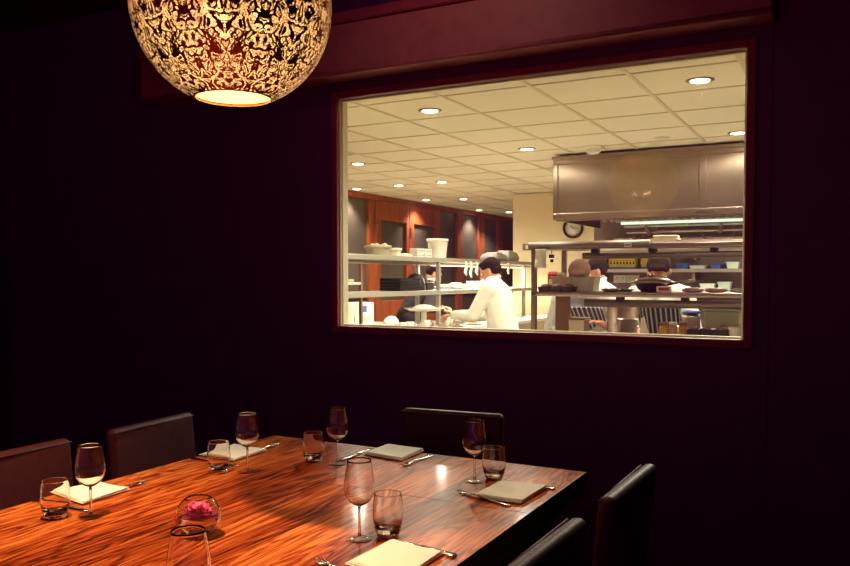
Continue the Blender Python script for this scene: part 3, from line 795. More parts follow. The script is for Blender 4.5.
# ================================================================== RIGHT PASS (runs along the window)
RY0, RY1 = 4.70, 5.16
rx0 = atY(531, 270, RY0).x
zU = atY(531, 242, RY0).z; zL = atY(531, 291.5, RY0).z
print('PASS', rx0, zU, zL)
t = thing('pass_gantry', 'steel two tier pass shelving with heat lamps, right half of the kitchen window', 'shelving', (rx0, RY0, .90))
RL_ = KXR - .3 - rx0
dz = .90
MB().box(0, RL_, .02, RY1 - RY0, zU - .045 - dz, zU - .02 - dz).build('upper_shelf', M['steel'], t, bevel=.003)
MB().box(0, RL_, 0, RY1 - RY0, zL - .028 - dz, zL - dz).build('lower_shelf', M['steel'], t, bevel=.008)
hxe = atY(649, 245, RY0).x - rx0
MB().tube([(-.02, 0.02, zU - .024 - dz), (hxe, 0.02, zU - .024 - dz)], .024, 16).build('lamp_housing', M['tubes'], t)
MB().tube([(hxe + .01, 0.05, zU - .030 - dz), (RL_, 0.05, zU - .030 - dz)], .022, 16).build('lamp_housing', M['tubes'], t)
rb0 = atY(583, 255, RY0 + .2).x - rx0
r_ = MB().tube([(rb0, .2, zU - .085 - dz), (RL_, .2, zU - .085 - dz)], .020, 14).build('heat_lamp_bar', M['tubes'], t)
for k_ in range(7): MB().box(rb0 + .06 + k_ * .35, rb0 + .10 + k_ * .35, .17, .23, zU - .07 - dz, zU - .045 - dz).build('bracket', M['black'], r_)
lb0 = atY(585, 300, RY0 + .15).x - rx0
r_ = MB().tube([(lb0, .15, zL - .070 - dz), (RL_, .15, zL - .070 - dz)], .024, 14).build('heat_lamp_bar', M['tubes'], t)
for k_ in range(6): MB().box(lb0 + .2 + k_ * .38, lb0 + .24 + k_ * .38, .12, .18, zL - .055 - dz, zL - .028 - dz).build('bracket', M['black'], r_)
for (x_, y_) in ((.0, .0), (.05, RY1 - RY0 - .03), (1.6, RY1 - RY0 - .03), (RL_ - .05, 0), (RL_ - .05, RY1 - RY0 - .03)):
    MB().box(x_, x_ + .032, y_, y_ + .03, .0, zU - .045 - dz).build('post', M['steeld'], t, bevel=.003)
MB().box(.034, .13, .36, .39, .0, zL - .029 - dz).build('end_panel', M['brown'], t, bevel=.003)
bl = MB().cbox((atY(628, 248, RY0).x - rx0, -.008, zU - .026 - dz), (.042, .004, .030)).build('label_plate', M['card'], t)
MB().cbox((atY(628, 248, RY0).x - rx0, -.011, zU - .030 - dz), (.034, .002, .008)).build('blue_stripe', M['blue'], bl)
t = thing('pass_counter', 'steel pass counter just behind the right half of the kitchen window', 'counter', (rx0 - .05, RY0 - .05, 0))
MB().box(0, RL_ + .1, 0, .75, .86, .90).build('worktop', M['steel'], t, bevel=.004)
MB().box(.03, RL_ + .07, .04, .70, .1, .86).build('cabinet', M['steeld'], t, bevel=.004)
MB().box(.06, RL_ + .04, .08, .66, .0, .1).build('plinth', M['black'], t)
def rX(px, y, py=290): return atY(px, py, y).x
# items on lower shelf
def onR(px, y=RY0 + .15): return Vector((rX(px, y), y, zL + .0005))
# bread tins
for i, (px, lab) in enumerate(((546, 'left of three dark tins of bread on the pass, under the hanging paper'), (557.5, 'middle of three dark tins of bread on the pass'), (569, 'right of three dark tins of bread on the pass'))):
    t = thing('bread_tin', lab, 'baking tin', onR(px, RY0 + .06), group='bread tins on the pass')
    MB().loop([[Vector((sx * .036 * k_, sy * .05 * k_, z)) for sx, sy in ((-1, -1), (1, -1), (1, 1), (-1, 1))] for k_, z in ((.9, 0), (1.05, .03))], smooth=False).build('tin', M['black'], t, bevel=.003)
    MB().ell((0, 0, .030), (.033, .046, .018), zmin=0).build('loaf', M['bread'], t)
# clear tub
a = rX(556, RY0 + .22); c = rX(599, RY0 + .22)
t = thing('clear_tub', 'cloudy clear plastic tub of food on the pass in front of the bent chef', 'tub', ((a + c) / 2, RY0 + .195, zL + .0005))
w_ = c - a
MB().loop([[Vector((sx * w_ / 2 * k_, sy * .07 * k_, z)) for sx, sy in ((-1, -1), (1, -1), (1, 1), (-1, 1))] for k_, z in ((.92, 0), (1, .085))], smooth=False).build('body', M['tub'], t, bevel=.006)
MB().box(-w_ / 2 - .006, w_ / 2 + .006, -.076, .076, .085, .092).build('rim', M['tub'], t, bevel=.002)
# red & green cartons
for i, (px, m_, h_, w_, lab) in enumerate(((553, 'red', .125, .055, 'red carton standing on the pass behind the bread tins'), (561, 'green', .12, .035, 'narrow red and green carton touching the red carton on the pass'))):
    y_ = RY0 + .33
    t = thing('carton', lab, 'carton', (rX(px, y_), y_, zL + .0005))
    MB().box(-w_ / 2, w_ / 2, -.03, .03, 0, h_ * .86).build('body', M['red'], t, bevel=.002)
    MB().loop([[Vector((-w_ / 2, -.03, h_ * .86)), Vector((w_ / 2, -.03, h_ * .86)), Vector((w_ / 2, .03, h_ * .86)), Vector((-w_ / 2, .03, h_ * .86))], [Vector((-w_ / 2, -.004, h_)), Vector((w_ / 2, -.004, h_)), Vector((w_ / 2, .004, h_)), Vector((-w_ / 2, .004, h_))]], smooth=False).build('gable_top', M[m_], t)
    MB().box(-w_ / 2 + .01, w_ / 2 - .01, -.0315, -.030, h_ * .3, h_ * .6).build('label_patch', M['card' if i == 0 else 'yellow'], t)
# hanging paper and clip
y_ = RY0 - .012
a = rX(535, y_); c = rX(546, y_); p = atY(540, 249, y_); p2 = atY(540, 268, y_)
q = MB(); pts = []
for i in range(9):
    z = lerp(p.z, p2.z, i / 8); pts.append([(a, y_ + .008 * math.sin(i * .7), z), (c, y_ + .004 * math.sin(i * .7 + 1), z)])
q.add([v for r in pts for v in r], [(2 * i, 2 * i + 1, 2 * i + 3, 2 * i + 2) for i in range(8)], True)
o = q.build('order_sheet', M['card']); o.modifiers.new('s', 'SOLIDIFY').thickness = .002
tag(o, 'white order sheet hanging from the left end of the pass gantry', 'paper')
p = atY(551, 256, RY0 + .05)
t = thing('order_clip', 'small black ticket clip hanging from the gantry right of the white sheet', 'clip', (p.x, RY0 + .06, zU - .046))
MB().tube([(0, 0, 0), (0, 0, -.03)], .003, 6).build('hook', M['steel'], t)
MB().cbox((0, 0, -.042), (.03, .02, .022)).cbox((.002, 0, -.07), (.018, .016, .02)).build('clip_body', M['black'], t, bevel=.003)
# round pan and plates
t = thing('steel_pan', 'wide shallow black pan with a domed steel lid on the pass', 'pan', onR(652, RY0 + .2))
MB().lathe([(0, 0), (.06, 0), (.085, .02), (.098, .045), (.104, .046), (.104, .049), (.095, .049), (.082, .024), (.058, .004), (0, .004)], n=32).build('bowl', M['black'], t)
MB().lathe([(.098, .0475), (.125, .055), (.127, .058), (.09, .080), (.03, .088), (0, .089)], n=32).build('lid', M['steel'], t)
MB().ell((0, 0, .098), (.014, .014, .010)).build('lid_knob', M['steel'], t)
MB().tube([(.1, -.02, .045), (.2, -.04, .065), (.26, -.05, .07)], .008, 8).build('handle', M['steel'], t)
for i, (px, r_, m_, lab) in enumerate(((611, .06, 'bread', 'steel plate of golden food on the pass right of the clear tub'), (625, .06, 'food', 'steel plate of food on the pass left of the domed pan'), (738, .05, 'food', 'plate of food at the far right of the pass'))):
    t = thing('food_plate', lab, 'plate', onR(px, RY0 + (.12, .22, .18)[i]), group='plates of food on the pass')
    MB().lathe([(0, 0), (r_ * .6, 0), (r_, .012), (r_, .015), (r_ * .6, .005), (0, .005)], n=32).build('dish', M['steel' if i < 2 else 'porcelain'], t)
    q = MB()
    for k_ in range(7): q.ell((random.uniform(-.5, .5) * r_, random.uniform(-.4, .4) * r_, .012), (.022, .016, .010), nu=8, nv=5)
    o = q.build('food', M[m_], t); o['kind'] = 'stuff'
for i, (px, ln, lab) in enumerate(((693, .12, 'flat pink wrapped package on the pass, the nearer the right chef'), (716, .12, 'flat pink wrapped package on the pass toward the right jamb'))):
    t = tag(MB().ell((0, 0, .014), (ln / 2, .06, .014), nu=20, fn=lambda q: Vector((math.copysign(abs(q.x) ** .5, q.x), math.copysign(abs(q.y) ** .6, q.y), q.z))).build('wrapped_package', M['pinkp'], loc=onR(px, RY0 + .13 + .0 * i) + Vector((0, .01 * i, 0)), rot=(0, 0, .05 - .1 * i)), lab, 'package', 'wrapped packages on the pass')
t = thing('small_card_stand', 'small white framed card on the pass in front of the domed pan', 'card', onR(664, RY0 + .05))
MB().cbox((0, 0, .018), (.085, .003, .036)).build('card', M['card'], t); MB().cbox((0, -.003, .02), (.06, .002, .018)).build('print', M['red'], t)
# on top of gantry
def onU(px, y): return Vector((rX(px, y, 240), y, zU - .0195))
p = onU(666, RY0 + .25)
t = thing('paper_stack', 'slumped cream paper stack lying on top of the pass gantry', 'paper', p)
q = MB()
for k_ in range(3): q.box(-.085 + .008 * k_, .085 - .006 * k_, -.06, .06, .018 * k_, .018 * k_ + .016, Matrix.Rotation(.05 * k_, 4, 'Z'))
q.build('sheets', M['paper'], t, bevel=.004)
p = onU(705, RY0 + .22)
t = thing('wooden_board', 'long thin wooden board lying on top of the pass gantry at the right', 'board', p)
MB().box(-.15, .21, -.05, .07, 0, .022).build('board', M['brown'], t, bevel=.004); MB().tube([(.21, 0, .012), (.27, 0, .012)], .012, 8).build('handle', M['brown'], t)
p = onU(644, RY0 + .28)
t = thing('blue_cloth', 'folded pale blue cloth on the pass gantry left of the cream papers', 'cloth', p)
MB().box(-.035, .035, -.05, .05, 0, .018).box(-.033, .030, -.045, .048, .019, .028).build('folds', mat('pale_blue_cotton', (.30, .38, .46), .9, bump=.2), t, bevel=.006)

# items on the pass counter (standing on the worktop .90)
def onC(px, y): return Vector((rX(px, y, 325), y, .9005))
p = onC(579, 5.0)
t = thing('steel_canister', 'square brushed steel canister on the counter in front of the left striped apron', 'canister', p)
MB().loop([[Vector((sx * .055 * k_, sy * .055 * k_, z)) for sx, sy in ((-1, -1), (1, -1), (1, 1), (-1, 1))] for k_, z in ((.9, 0), (1, .235))], smooth=False).build('body', M['steel'], t, bevel=.010, seg=3)
MB().loop([[Vector((sx * .059, sy * .059, z)) for sx, sy in ((-1, -1), (1, -1), (1, 1), (-1, 1))] for z in (.235, .242)], smooth=False).build('rim', M['steel'], t, bevel=.003)
p = onC(627, 5.15)
t = thing('stock_pot', 'low round steel stock pot on the counter left of the white card', 'pot', p)
MB().lathe([(0, 0), (.062, 0), (.064, .005), (.064, .225), (.068, .228), (.068, .232), (.061, .232), (.061, .008), (0, .008)], n=32).build('body', M['steel'], t)
MB().tube([(-.064, 0, .2), (-.085, 0, .2), (-.085, 0, .18), (-.064, 0, .18)], .004, 6).build('handle', M['steel'], t)
MB().tube([(.064, 0, .2), (.085, 0, .2), (.085, 0, .18), (.064, 0, .18)], .004, 6).build('handle', M['steel'], t)
p = onC(622, 5.42)
t = thing('stock_pot', 'taller steel stock pot behind the low round pot', 'pot', p)
MB().lathe([(0, 0), (.10, 0), (.10, .30), (.106, .305), (.098, .305), (.098, .008), (0, .008)], n=32).build('body', M['steel'], t)
MB().lathe([(.104, .306), (.09, .318), (.02, .33), (0, .33)], n=32).build('lid', M['steel'], t)
# white card leaning
p = onC(648, 4.82)
t = thing('order_card', 'large white folded card standing like a tent on the counter', 'card', p)
v = [(-.045, .0, 0), (.10, .03, 0), (-.035, .01, .245), (-.03, .0, .24), (.02, .11, 0)]
o = MB().add([(-.05, 0, 0), (.115, .0, 0), (.022, .0, .10), (-.030, .02, .265), (-.055, .05, .25), (-.05, .09, 0)], [(0, 1, 2, 3), (0, 3, 4, 5)], False).build('folded_sheet', M['card'], t)
o.modifiers.new('s', 'SOLIDIFY').thickness = .003
# jars
for i, (px, m_, lab) in enumerate(((664, 'amber', 'amber jar on the counter beside the white tent card'), (673, 'food', 'brown jar on the counter, middle of the three jars'), (683, 'amber', 'amber jar on the counter nearest the black tins'))):
    t = thing('preserve_jar', lab, 'jar', onC(px, 4.95 + .02 * i), group='jars on the counter')
    MB().lathe([(0, 0), (.026, 0), (.028, .01), (.028, .195), (.022, .21), (0, .21)], n=24).build('contents', M[m_], t)
    MB().lathe([(.022, .2105), (.025, .211), (.025, .228), (0, .228)], n=24).build('lid', M['card' if i == 1 else 'bread'], t)
for i, (px, lab) in enumerate(((695, 'black tin of dark food on the counter right of the jars'), (709, 'black tin on the counter, middle of the three tins'), (722, 'black tin on the counter nearest the small white cup'))):
    t = thing('dark_tin', lab, 'tin', onC(px, 4.95), group='black tins on the counter')
    MB().box(-.036, .036, -.05, .05, 0, .195).build('tin', M['black'], t, bevel=.004)
    q = MB()
    for k_ in range(5): q.ell((random.uniform(-.02, .02), random.uniform(-.03, .03), .197), (.016, .016, .010), nu=8, nv=5)
    o = q.build('food', M['bread'], t); o['kind'] = 'stuff'
t = thing('white_cup', 'small white cup on the counter right of the black tins', 'cup', onC(734, 4.93))
MB().lathe([(0, 0), (.022, 0), (.028, .19), (.030, .21), (.026, .21), (.020, .006), (0, .006)], n=24).build('cup', M['porcelain'], t)
p = onC(724, 5.32)
t = thing('storage_crate', 'lidded pale green crate on the counter at the right jamb', 'crate', p)
MB().loop([[Vector((sx * .105 * k_, sy * .11 * k_, z)) for sx, sy in ((-1, -1), (1, -1), (1, 1), (-1, 1))] for k_, z in ((.92, 0), (1, .29))], smooth=False).build('body', M['greenmetal'], t, bevel=.01, seg=3)
MB().box(-.115, .115, -.12, .12, .19, .20).build('rib', M['greenmetal'], t, bevel=.003)
MB().box(-.118, .118, -.123, .123, .29, .31).build('lid', M['greenmetal'], t, bevel=.006)
MB().box(-.004, .03, -.128, -.12, .12, .21).build('clasp', M['steel'], t)
p = onC(691, 5.34)
t = thing('grey_kettle', 'dark grey canister behind the black tins', 'canister', p)
MB().lathe([(0, 0), (.055, 0), (.058, .24), (.05, .26), (0, .262)], n=28).build('body', M['steeld'], t)
MB().lathe([(.05, .263), (.058, .27), (.058, .285), (0, .29)], n=28).build('lid', M['blue'], t)
# towel heap
p = onC(552, 4.86)
t = tag(MB().ell((0, 0, .0), (.075, .06, .165), zmin=0, nu=24, nv=12, fn=lambda q: q * (1 + .09 * math.sin(5 * math.atan2(q.y, q.x) + 3 * q.z)) if q.z > .02 else q).build('grey_towel', M['grey'], loc=p), 'crumpled grey towel heaped on the counter at the left end of the pass', 'towel')
p = onC(541, 5.1)

# ================================================================== LEFT PASS (runs away from the window)
LX0, LX1 = -3.98, -3.66
LYa, LYb = 4.35, 9.9
zu = atX(345, 258.8, LX1).z; zl = atX(345, 293, LX1).z
print('LEFT', zu, zl)
t = thing('serving_gantry', 'long steel two tier shelf running away from the window along the left counter', 'shelving', (LX1, LYa, .92))
Lg = LYb - LYa; lw = LX0 - LX1
MB().box(lw, 0, 0, Lg, zu - .92, zu + .045 - .92).build('upper_shelf', M['postc'], t, bevel=.006)
MB().box(lw, 0, 0, Lg, zl - .045 - .92, zl - .92).build('lower_shelf', M['postc'], t, bevel=.008)
MB().box(lw + .08, -.10, .5, Lg, zu - .028 - .92, zu - .92).build('lamp_trough', M['steel'], t, bevel=.003)
MB().box(lw + .10, -.12, 3.0, Lg - .1, zu - .032 - .92, zu - .028 - .92).build('lamp_strip', M['heat'], t)
for (y_, x_) in ((yat(437, LX1 - .03), -.045), (yat(416.5, LX0 + .03), lw + .01), (yat(525, LX1), -.045), (LYa + .02, -.045), (LYa + .02, lw + .01), (yat(480, LX0), lw + .01)):
    MB().box(x_, x_ + .04, y_ - LYa, y_ - LYa + .04, 0, zl - .045 - .92).box(x_, x_ + .04, y_ - LYa, y_ - LYa + .04, zl - .92, zu - .92).build('post', M['postc'], t, bevel=.004)
t = thing('serving_counter', 'bright steel serving counter the white jacketed chef works at', 'counter', (LX1, LYa, 0))
MB().box(lw - .12, .42, 0, Lg, .88, .92).build('worktop', M['porcelain'], t, bevel=.006)
MB().box(lw - .08, .36, .04, Lg - .04, .1, .88).build('cabinet', M['steel'], t, bevel=.004)
MB().box(lw - .04, .30, .08, Lg - .08, .0, .1).build('plinth', M['black'], t)
light('heat_lamp_glow', 'AREA', ((LX0 + LX1) / 2, 8.55, zu - .04), (1, .90, .66), 120, shape='RECTANGLE', size=.12).data.size_y = 2.3
def onL(px, X, z): return Vector((X, yat(px, X), z + .0005))
zt_ = zu + .045
# on top shelf
def rtub(name, label, px, X, z, r, h, m_, lid=None, cat='tub', parent=None):
    t = thing(name, label, cat, onL(px, X, z))
    MB().lathe([(0, 0), (r * .82, 0), (r * .84, .006), (r, h), (r * 1.05, h + .002), (r * 1.05, h - .02), (r * 1.07, h - .02), (r * 1.07, h + .006), (r * .95, h + .006), (r * .80, .01), (0, .01)], n=32).build('body', M[m_], t)
    return t
t = rtub('white_bucket', 'tall white plastic bucket on the upper shelf before the glazed doors', 437.5, LX1 - .13, zt_, .105, .19, 'white', cat='bucket')
MB().tube([(.108 * math.cos(a), .108 * math.sin(a), .168 - .045 * math.sin(a)) for a in [k_ * PI / 10 for k_ in range(11)]], .003, 6).build('bucket_handle', M['steel'], t)
t = rtub('mixing_tub', 'wide low clear tub of crumpled film on the upper shelf at the left', 378, LX1 - .14, zt_, .115, .085, 'tub')
q = MB()
for k_ in range(14): a = k_ * 2.4; rr = .08 * math.sqrt(k_ / 14); q.ell((rr * math.cos(a), rr * math.sin(a), .085 + .012 * math.sin(k_)), (.026, .022, .014), nu=8, nv=5)
o = q.build('crumpled_film', M['paper'], t); o['kind'] = 'stuff'
t = rtub('mixing_tub', 'smaller cream bowl touching the wide tub on the upper shelf', 394, LX1 - .14, zt_, .07, .07, 'paper')
t = thing('folded_film', 'low heap of clear wrap on the upper shelf right of the cream bowl', 'wrap', onL(405, LX1 - .12, zt_))
MB().ell((0, 0, .0), (.06, .10, .03), zmin=0, nu=20, fn=lambda q: q * (1 + .12 * math.sin(4 * math.atan2(q.y, q.x)))).build('wrap', M['tub'], t)
for i, (px, lab) in enumerate(((417, 'left of two small stacks of white cartons beside the bucket'), (424.5, 'right of two small stacks of white cartons beside the bucket'))):
    t = thing('carton_stack', lab, 'carton', onL(px, LX1 - .16, zt_), group='small white cartons on the upper shelf')
    for k_ in range(2):
        MB().box(-.045, .045, -.07, .07, k_ * .044, k_ * .044 + .042).build('carton', M['card'], t, bevel=.003)
        MB().box(.045, .0462, -.06, .06, k_ * .044 + .014, k_ * .044 + .026).build('printed_band', M['pinkp'], t)
for i, (px, h_, lab) in enumerate(((494, .085, 'smaller grey folded bag on the upper shelf near the cream pillar'), (506, .115, 'larger grey folded bag on the upper shelf against the cream pillar'))):
    y0 = onL(px, LX1 - .15, zt_)
    t = thing('grey_bag', lab, 'bag', y0, group='grey bags on the upper shelf')
    MB().loop([[Vector((sx * .12 * k_, sy * .17 * k_, z)) for sx, sy in ((-1, -1), (1, -1), (1, 1), (-1, 1))] for k_, z in ((.9, 0), (1, h_ * .4), (.75, h_))], smooth=True).build('bag', M['grey'], t, bevel=.02, seg=3)
    MB().box(-.06, .08, -.10, .06, h_, h_ + .012).build('fold', M['white'], t, bevel=.004)
# hanging white cloths / lamps below the upper shelf
for i, px in enumerate((465.5, 470.5, 476.5, 508)):
    p = onL(px, LX1 + .02, zu)
    t = thing('hanging_cloth', ('left white cloth strip hanging from the upper shelf before the chef', 'middle white cloth strip hanging from the upper shelf before the chef', 'right white cloth strip hanging from the upper shelf close to the face of the chef', 'white cloth strip hanging from the upper shelf behind the head of the chef')[i], 'cloth', (LX1 + .025, p.y, zu + .02), group='white cloth strips hanging from the shelf')
    MB().box(-.018, .012, -.012, .012, -.002, .004).build('peg', M['steel'], t)
    Lc = (.15, .17, .145, .13)[i]
    o = MB().tube([(-.0, 0, 0), (.006, .01, -Lc * .4), (.0, -.01, -Lc * .75), (.0, .02, -Lc)], [.022, .028, .03, .014], 8, flat=.35).build('cloth', M['linen'], t)
# lower shelf items
zs = zl
for k_ in range(4):
    t = thing('black_tray', ('lowest', 'second lowest', 'second highest', 'topmost')[k_] + ' black tray of the stack on the lower shelf left of the coffee machine', 'tray', onL(400, LX1 - .16, zs) + Vector((.004 * (k_ % 2), 0, k_ * .030)), group='stack of black trays')
    MB().box(-.11, .11, -.19, .19, .0, .022).build('tray', M['black'], t, bevel=.004)
    MB().box(-.115, .115, -.195, .195, .022, .028).build('rim', M['black'], t, bevel=.002)
t = thing('glossy_warmer', 'glossy black round-topped soup warmer on the lower shelf', 'warmer', onL(400, LX1 - .16, zs) + Vector((0, .30, 0)))
MB().ell((0, 0, 0.0), (.10, .105, .165), zmin=0, nu=28, nv=12, fn=lambda q: Vector((q.x, q.y, q.z ** .7 if q.z > 0 else 0))).build('body', M['black'], t)
MB().ell((0, 0, .165), (.015, .015, .012)).build('lid_knob', M['steel'], t)
t = thing('steel_warmer', 'small steel and black chafing dish beside the glossy warmer', 'warmer', onL(400, LX1 - .16, zs) + Vector((-.02, .50, 0)))
MB().box(-.085, .085, -.075, .075, .0, .07).build('base', M['black'], t, bevel=.008)
MB().box(-.09, .09, -.08, .08, .07, .11).build('dish', M['steel'], t, bevel=.010)
MB().tube([(.088, -.05, .09), (.105, -.05, .09), (.105, .05, .09), (.088, .05, .09)], .006, 6).build('handle', M['black'], t)
# plates on the lower shelf
for i, (px, n, lab) in enumerate(((445.5, 2, 'low stack of white plates on the lower shelf right of the steel warmer'), (456, 3, 'second low stack of white plates on the lower shelf'), (467, 2, 'third low stack of white plates, closest to the chef'), (477, 5, 'tall stack of white dishes on the lower shelf by the face of the chef'))):
    t = thing('plate_stack', lab, 'plates', onL(px, LX1 - .16, zs), group='stacks of plates on the lower shelf')
    for k_ in range(n):
        MB().lathe([(0, 0), (.07, 0), (.125, .014), (.127, .017), (.07, .005), (0, .005)], (0, 0, k_ * .016), n=32).build('plate', M['porcelain'], t)
    if i < 3:
        o = MB().ell((0, 0, .016 * n + .006), (.07, .06, .014), nu=12).build('food', M['food'], t); o['kind'] = 'stuff'
# counter items
zc = .92
t = thing('plate_board', 'wide white oval platter on a short stand on the counter behind the post', 'platter', onL(424, LX1 - .02, zc))
MB().lathe([(0, 0), (.08, 0), (.03, .015), (.025, .14), (.06, .15), (0, .15)], n=28).build('stand', M['porcelain'], t)
MB().lathe([(0, .151), (.14, .155), (.20, .18), (.20, .184), (.13, .162), (0, .158)], n=36).build('dish', M['porcelain'], t)
MB().ell((0, 0, .165), (.12, .12, .05), zmin=0).build('cloth', M['linen'], t)
for i, (px, lab) in enumerate(((427, 'white cup with a red handle on the counter behind the post'), (410, 'small white cup on the counter left of the post'), (403, 'leftmost small white cup on the counter'), (447, 'small white pot on the counter right of the post'))):
    t = thing('serving_cup', lab, 'cup', onL(px, LX1 + (.15, .15, .15, .02)[i], zc), group='cups on the serving counter')
    MB().lathe([(0, 0), (.03, 0), (.037, .08), (.034, .08), (.027, .006), (0, .006)], n=24).build('cup', M['porcelain'], t)
    MB().tube([(.036, 0, .068), (.065, 0, .065), (.06, 0, .03), (.032, 0, .02)], .005, 6).build('handle', M['red' if i == 0 else 'porcelain'], t)
for i, (px, X, lab) in enumerate(((455, LX1 + .22, 'white plate of food on the counter at the left of the hands of the chef'), (466, LX1 + .06, 'white plate of food on the counter under the hands of the chef'), (474, LX1 + .25, 'white plate of food on the counter just before the chef'), (441, LX1 + .25, 'flat white plate with red garnish on the counter by the front post'))):
    t = thing('dinner_plate', lab, 'plate', onL(px, X, zc), group='plated dishes on the serving counter')
    MB().lathe([(0, 0), (.06, 0), (.10, .012), (.10, .015), (.06, .004), (0, .004)], n=32).build('plate', M['porcelain'], t)
    q = MB()
    for k_ in range(5): q.ell((random.uniform(-.04, .04), random.uniform(-.04, .04), .014), (.022, .018, .014), nu=8, nv=5)
    q.build('food', M[('food', 'green', 'food', 'red')[i]], t)['kind'] = 'stuff'

# back counter left with carton and rack
BX = -4.75
yb0 = yat(340, BX) - .3; yb1 = yat(383, BX)
t = thing('back_counter', 'low wooden back counter in front of the smoked glass partition', 'counter', (BX, yb0, 0))
MB().box(-.3, .3, 0, yb1 - yb0, .85, .89).build('worktop', M['postc'], t, bevel=.005)
MB().box(-.27, .27, .03, yb1 - yb0 - .03, .0, .85).build('cabinet', M['orange'], t, bevel=.004)
yA = yat(346, BX + .1); yB2 = yat(373.5, BX + .1)
t = thing('printed_carton', 'white carton printed with a blue square on the back counter', 'box', (BX, (yA + yB2) / 2, .8905))
hy = (yB2 - yA) / 2
MB().box(-.10, .10, -hy, hy, 0, .235).build('box', M['card'], t, bevel=.003)
MB().box(.10, .102, hy * .15, hy * .48, .13, .20).build('blue_square', M['blue'], t)
MB().box(.10, .102, -hy * .45, -hy * .38, .03, .10).build('blue_bar', M['blue'], t)
MB().box(.10, .102, hy * .2, hy * .8, .03, .09).build('picture', M['grey'], t)
MB().ell((.10, -hy * .5, .11), (.002, hy * .25, .07)).build('printed_shape', M['paper'], t)
p = onL(385, BX + .2, .89)
t = tag(MB().ell((0, 0, 0), (.06, .13, .07), zmin=0, nu=20, fn=lambda q: q * (1 + .15 * math.sin(4 * math.atan2(q.y, q.x) + 2))).build('dish_cloth', M['grey'], loc=Vector((BX + .2, yb1 - .16, .8905))), 'crumpled grey dish cloth at the end of the back counter', 'cloth')
# wooden rack
ra, rb = yat(346.5, BX + .25), yat(362, BX + .25)
t = thing('plate_rack', 'slim wooden rack with a stack of plates at the left jamb', 'rack', (BX + .13, ra, .8905))
for y_ in (0, rb - ra):
    for x_ in (0,): MB().box(x_ + .09, x_ + .12, y_ - .017, y_ + .017, 0, .66).build('upright', M['brown'], t, bevel=.003)
MB().box(-.05, .12, .018, rb - ra - .018, .43, .455).build('shelf', M['paper'], t, bevel=.003)
t = thing('plate_stack', 'small stack of white plates on the slim wooden rack at the left jamb', 'plates', (BX + .16, (ra + rb) / 2, .8905 + .4555), group='stacks of plates on the rack')
for k_ in range(3): MB().lathe([(0, 0), (.05, 0), (.075, .008), (.075, .011), (.05, .004), (0, .004)], (0, 0, k_ * .011), n=28).build('plate', M['porcelain'], t)

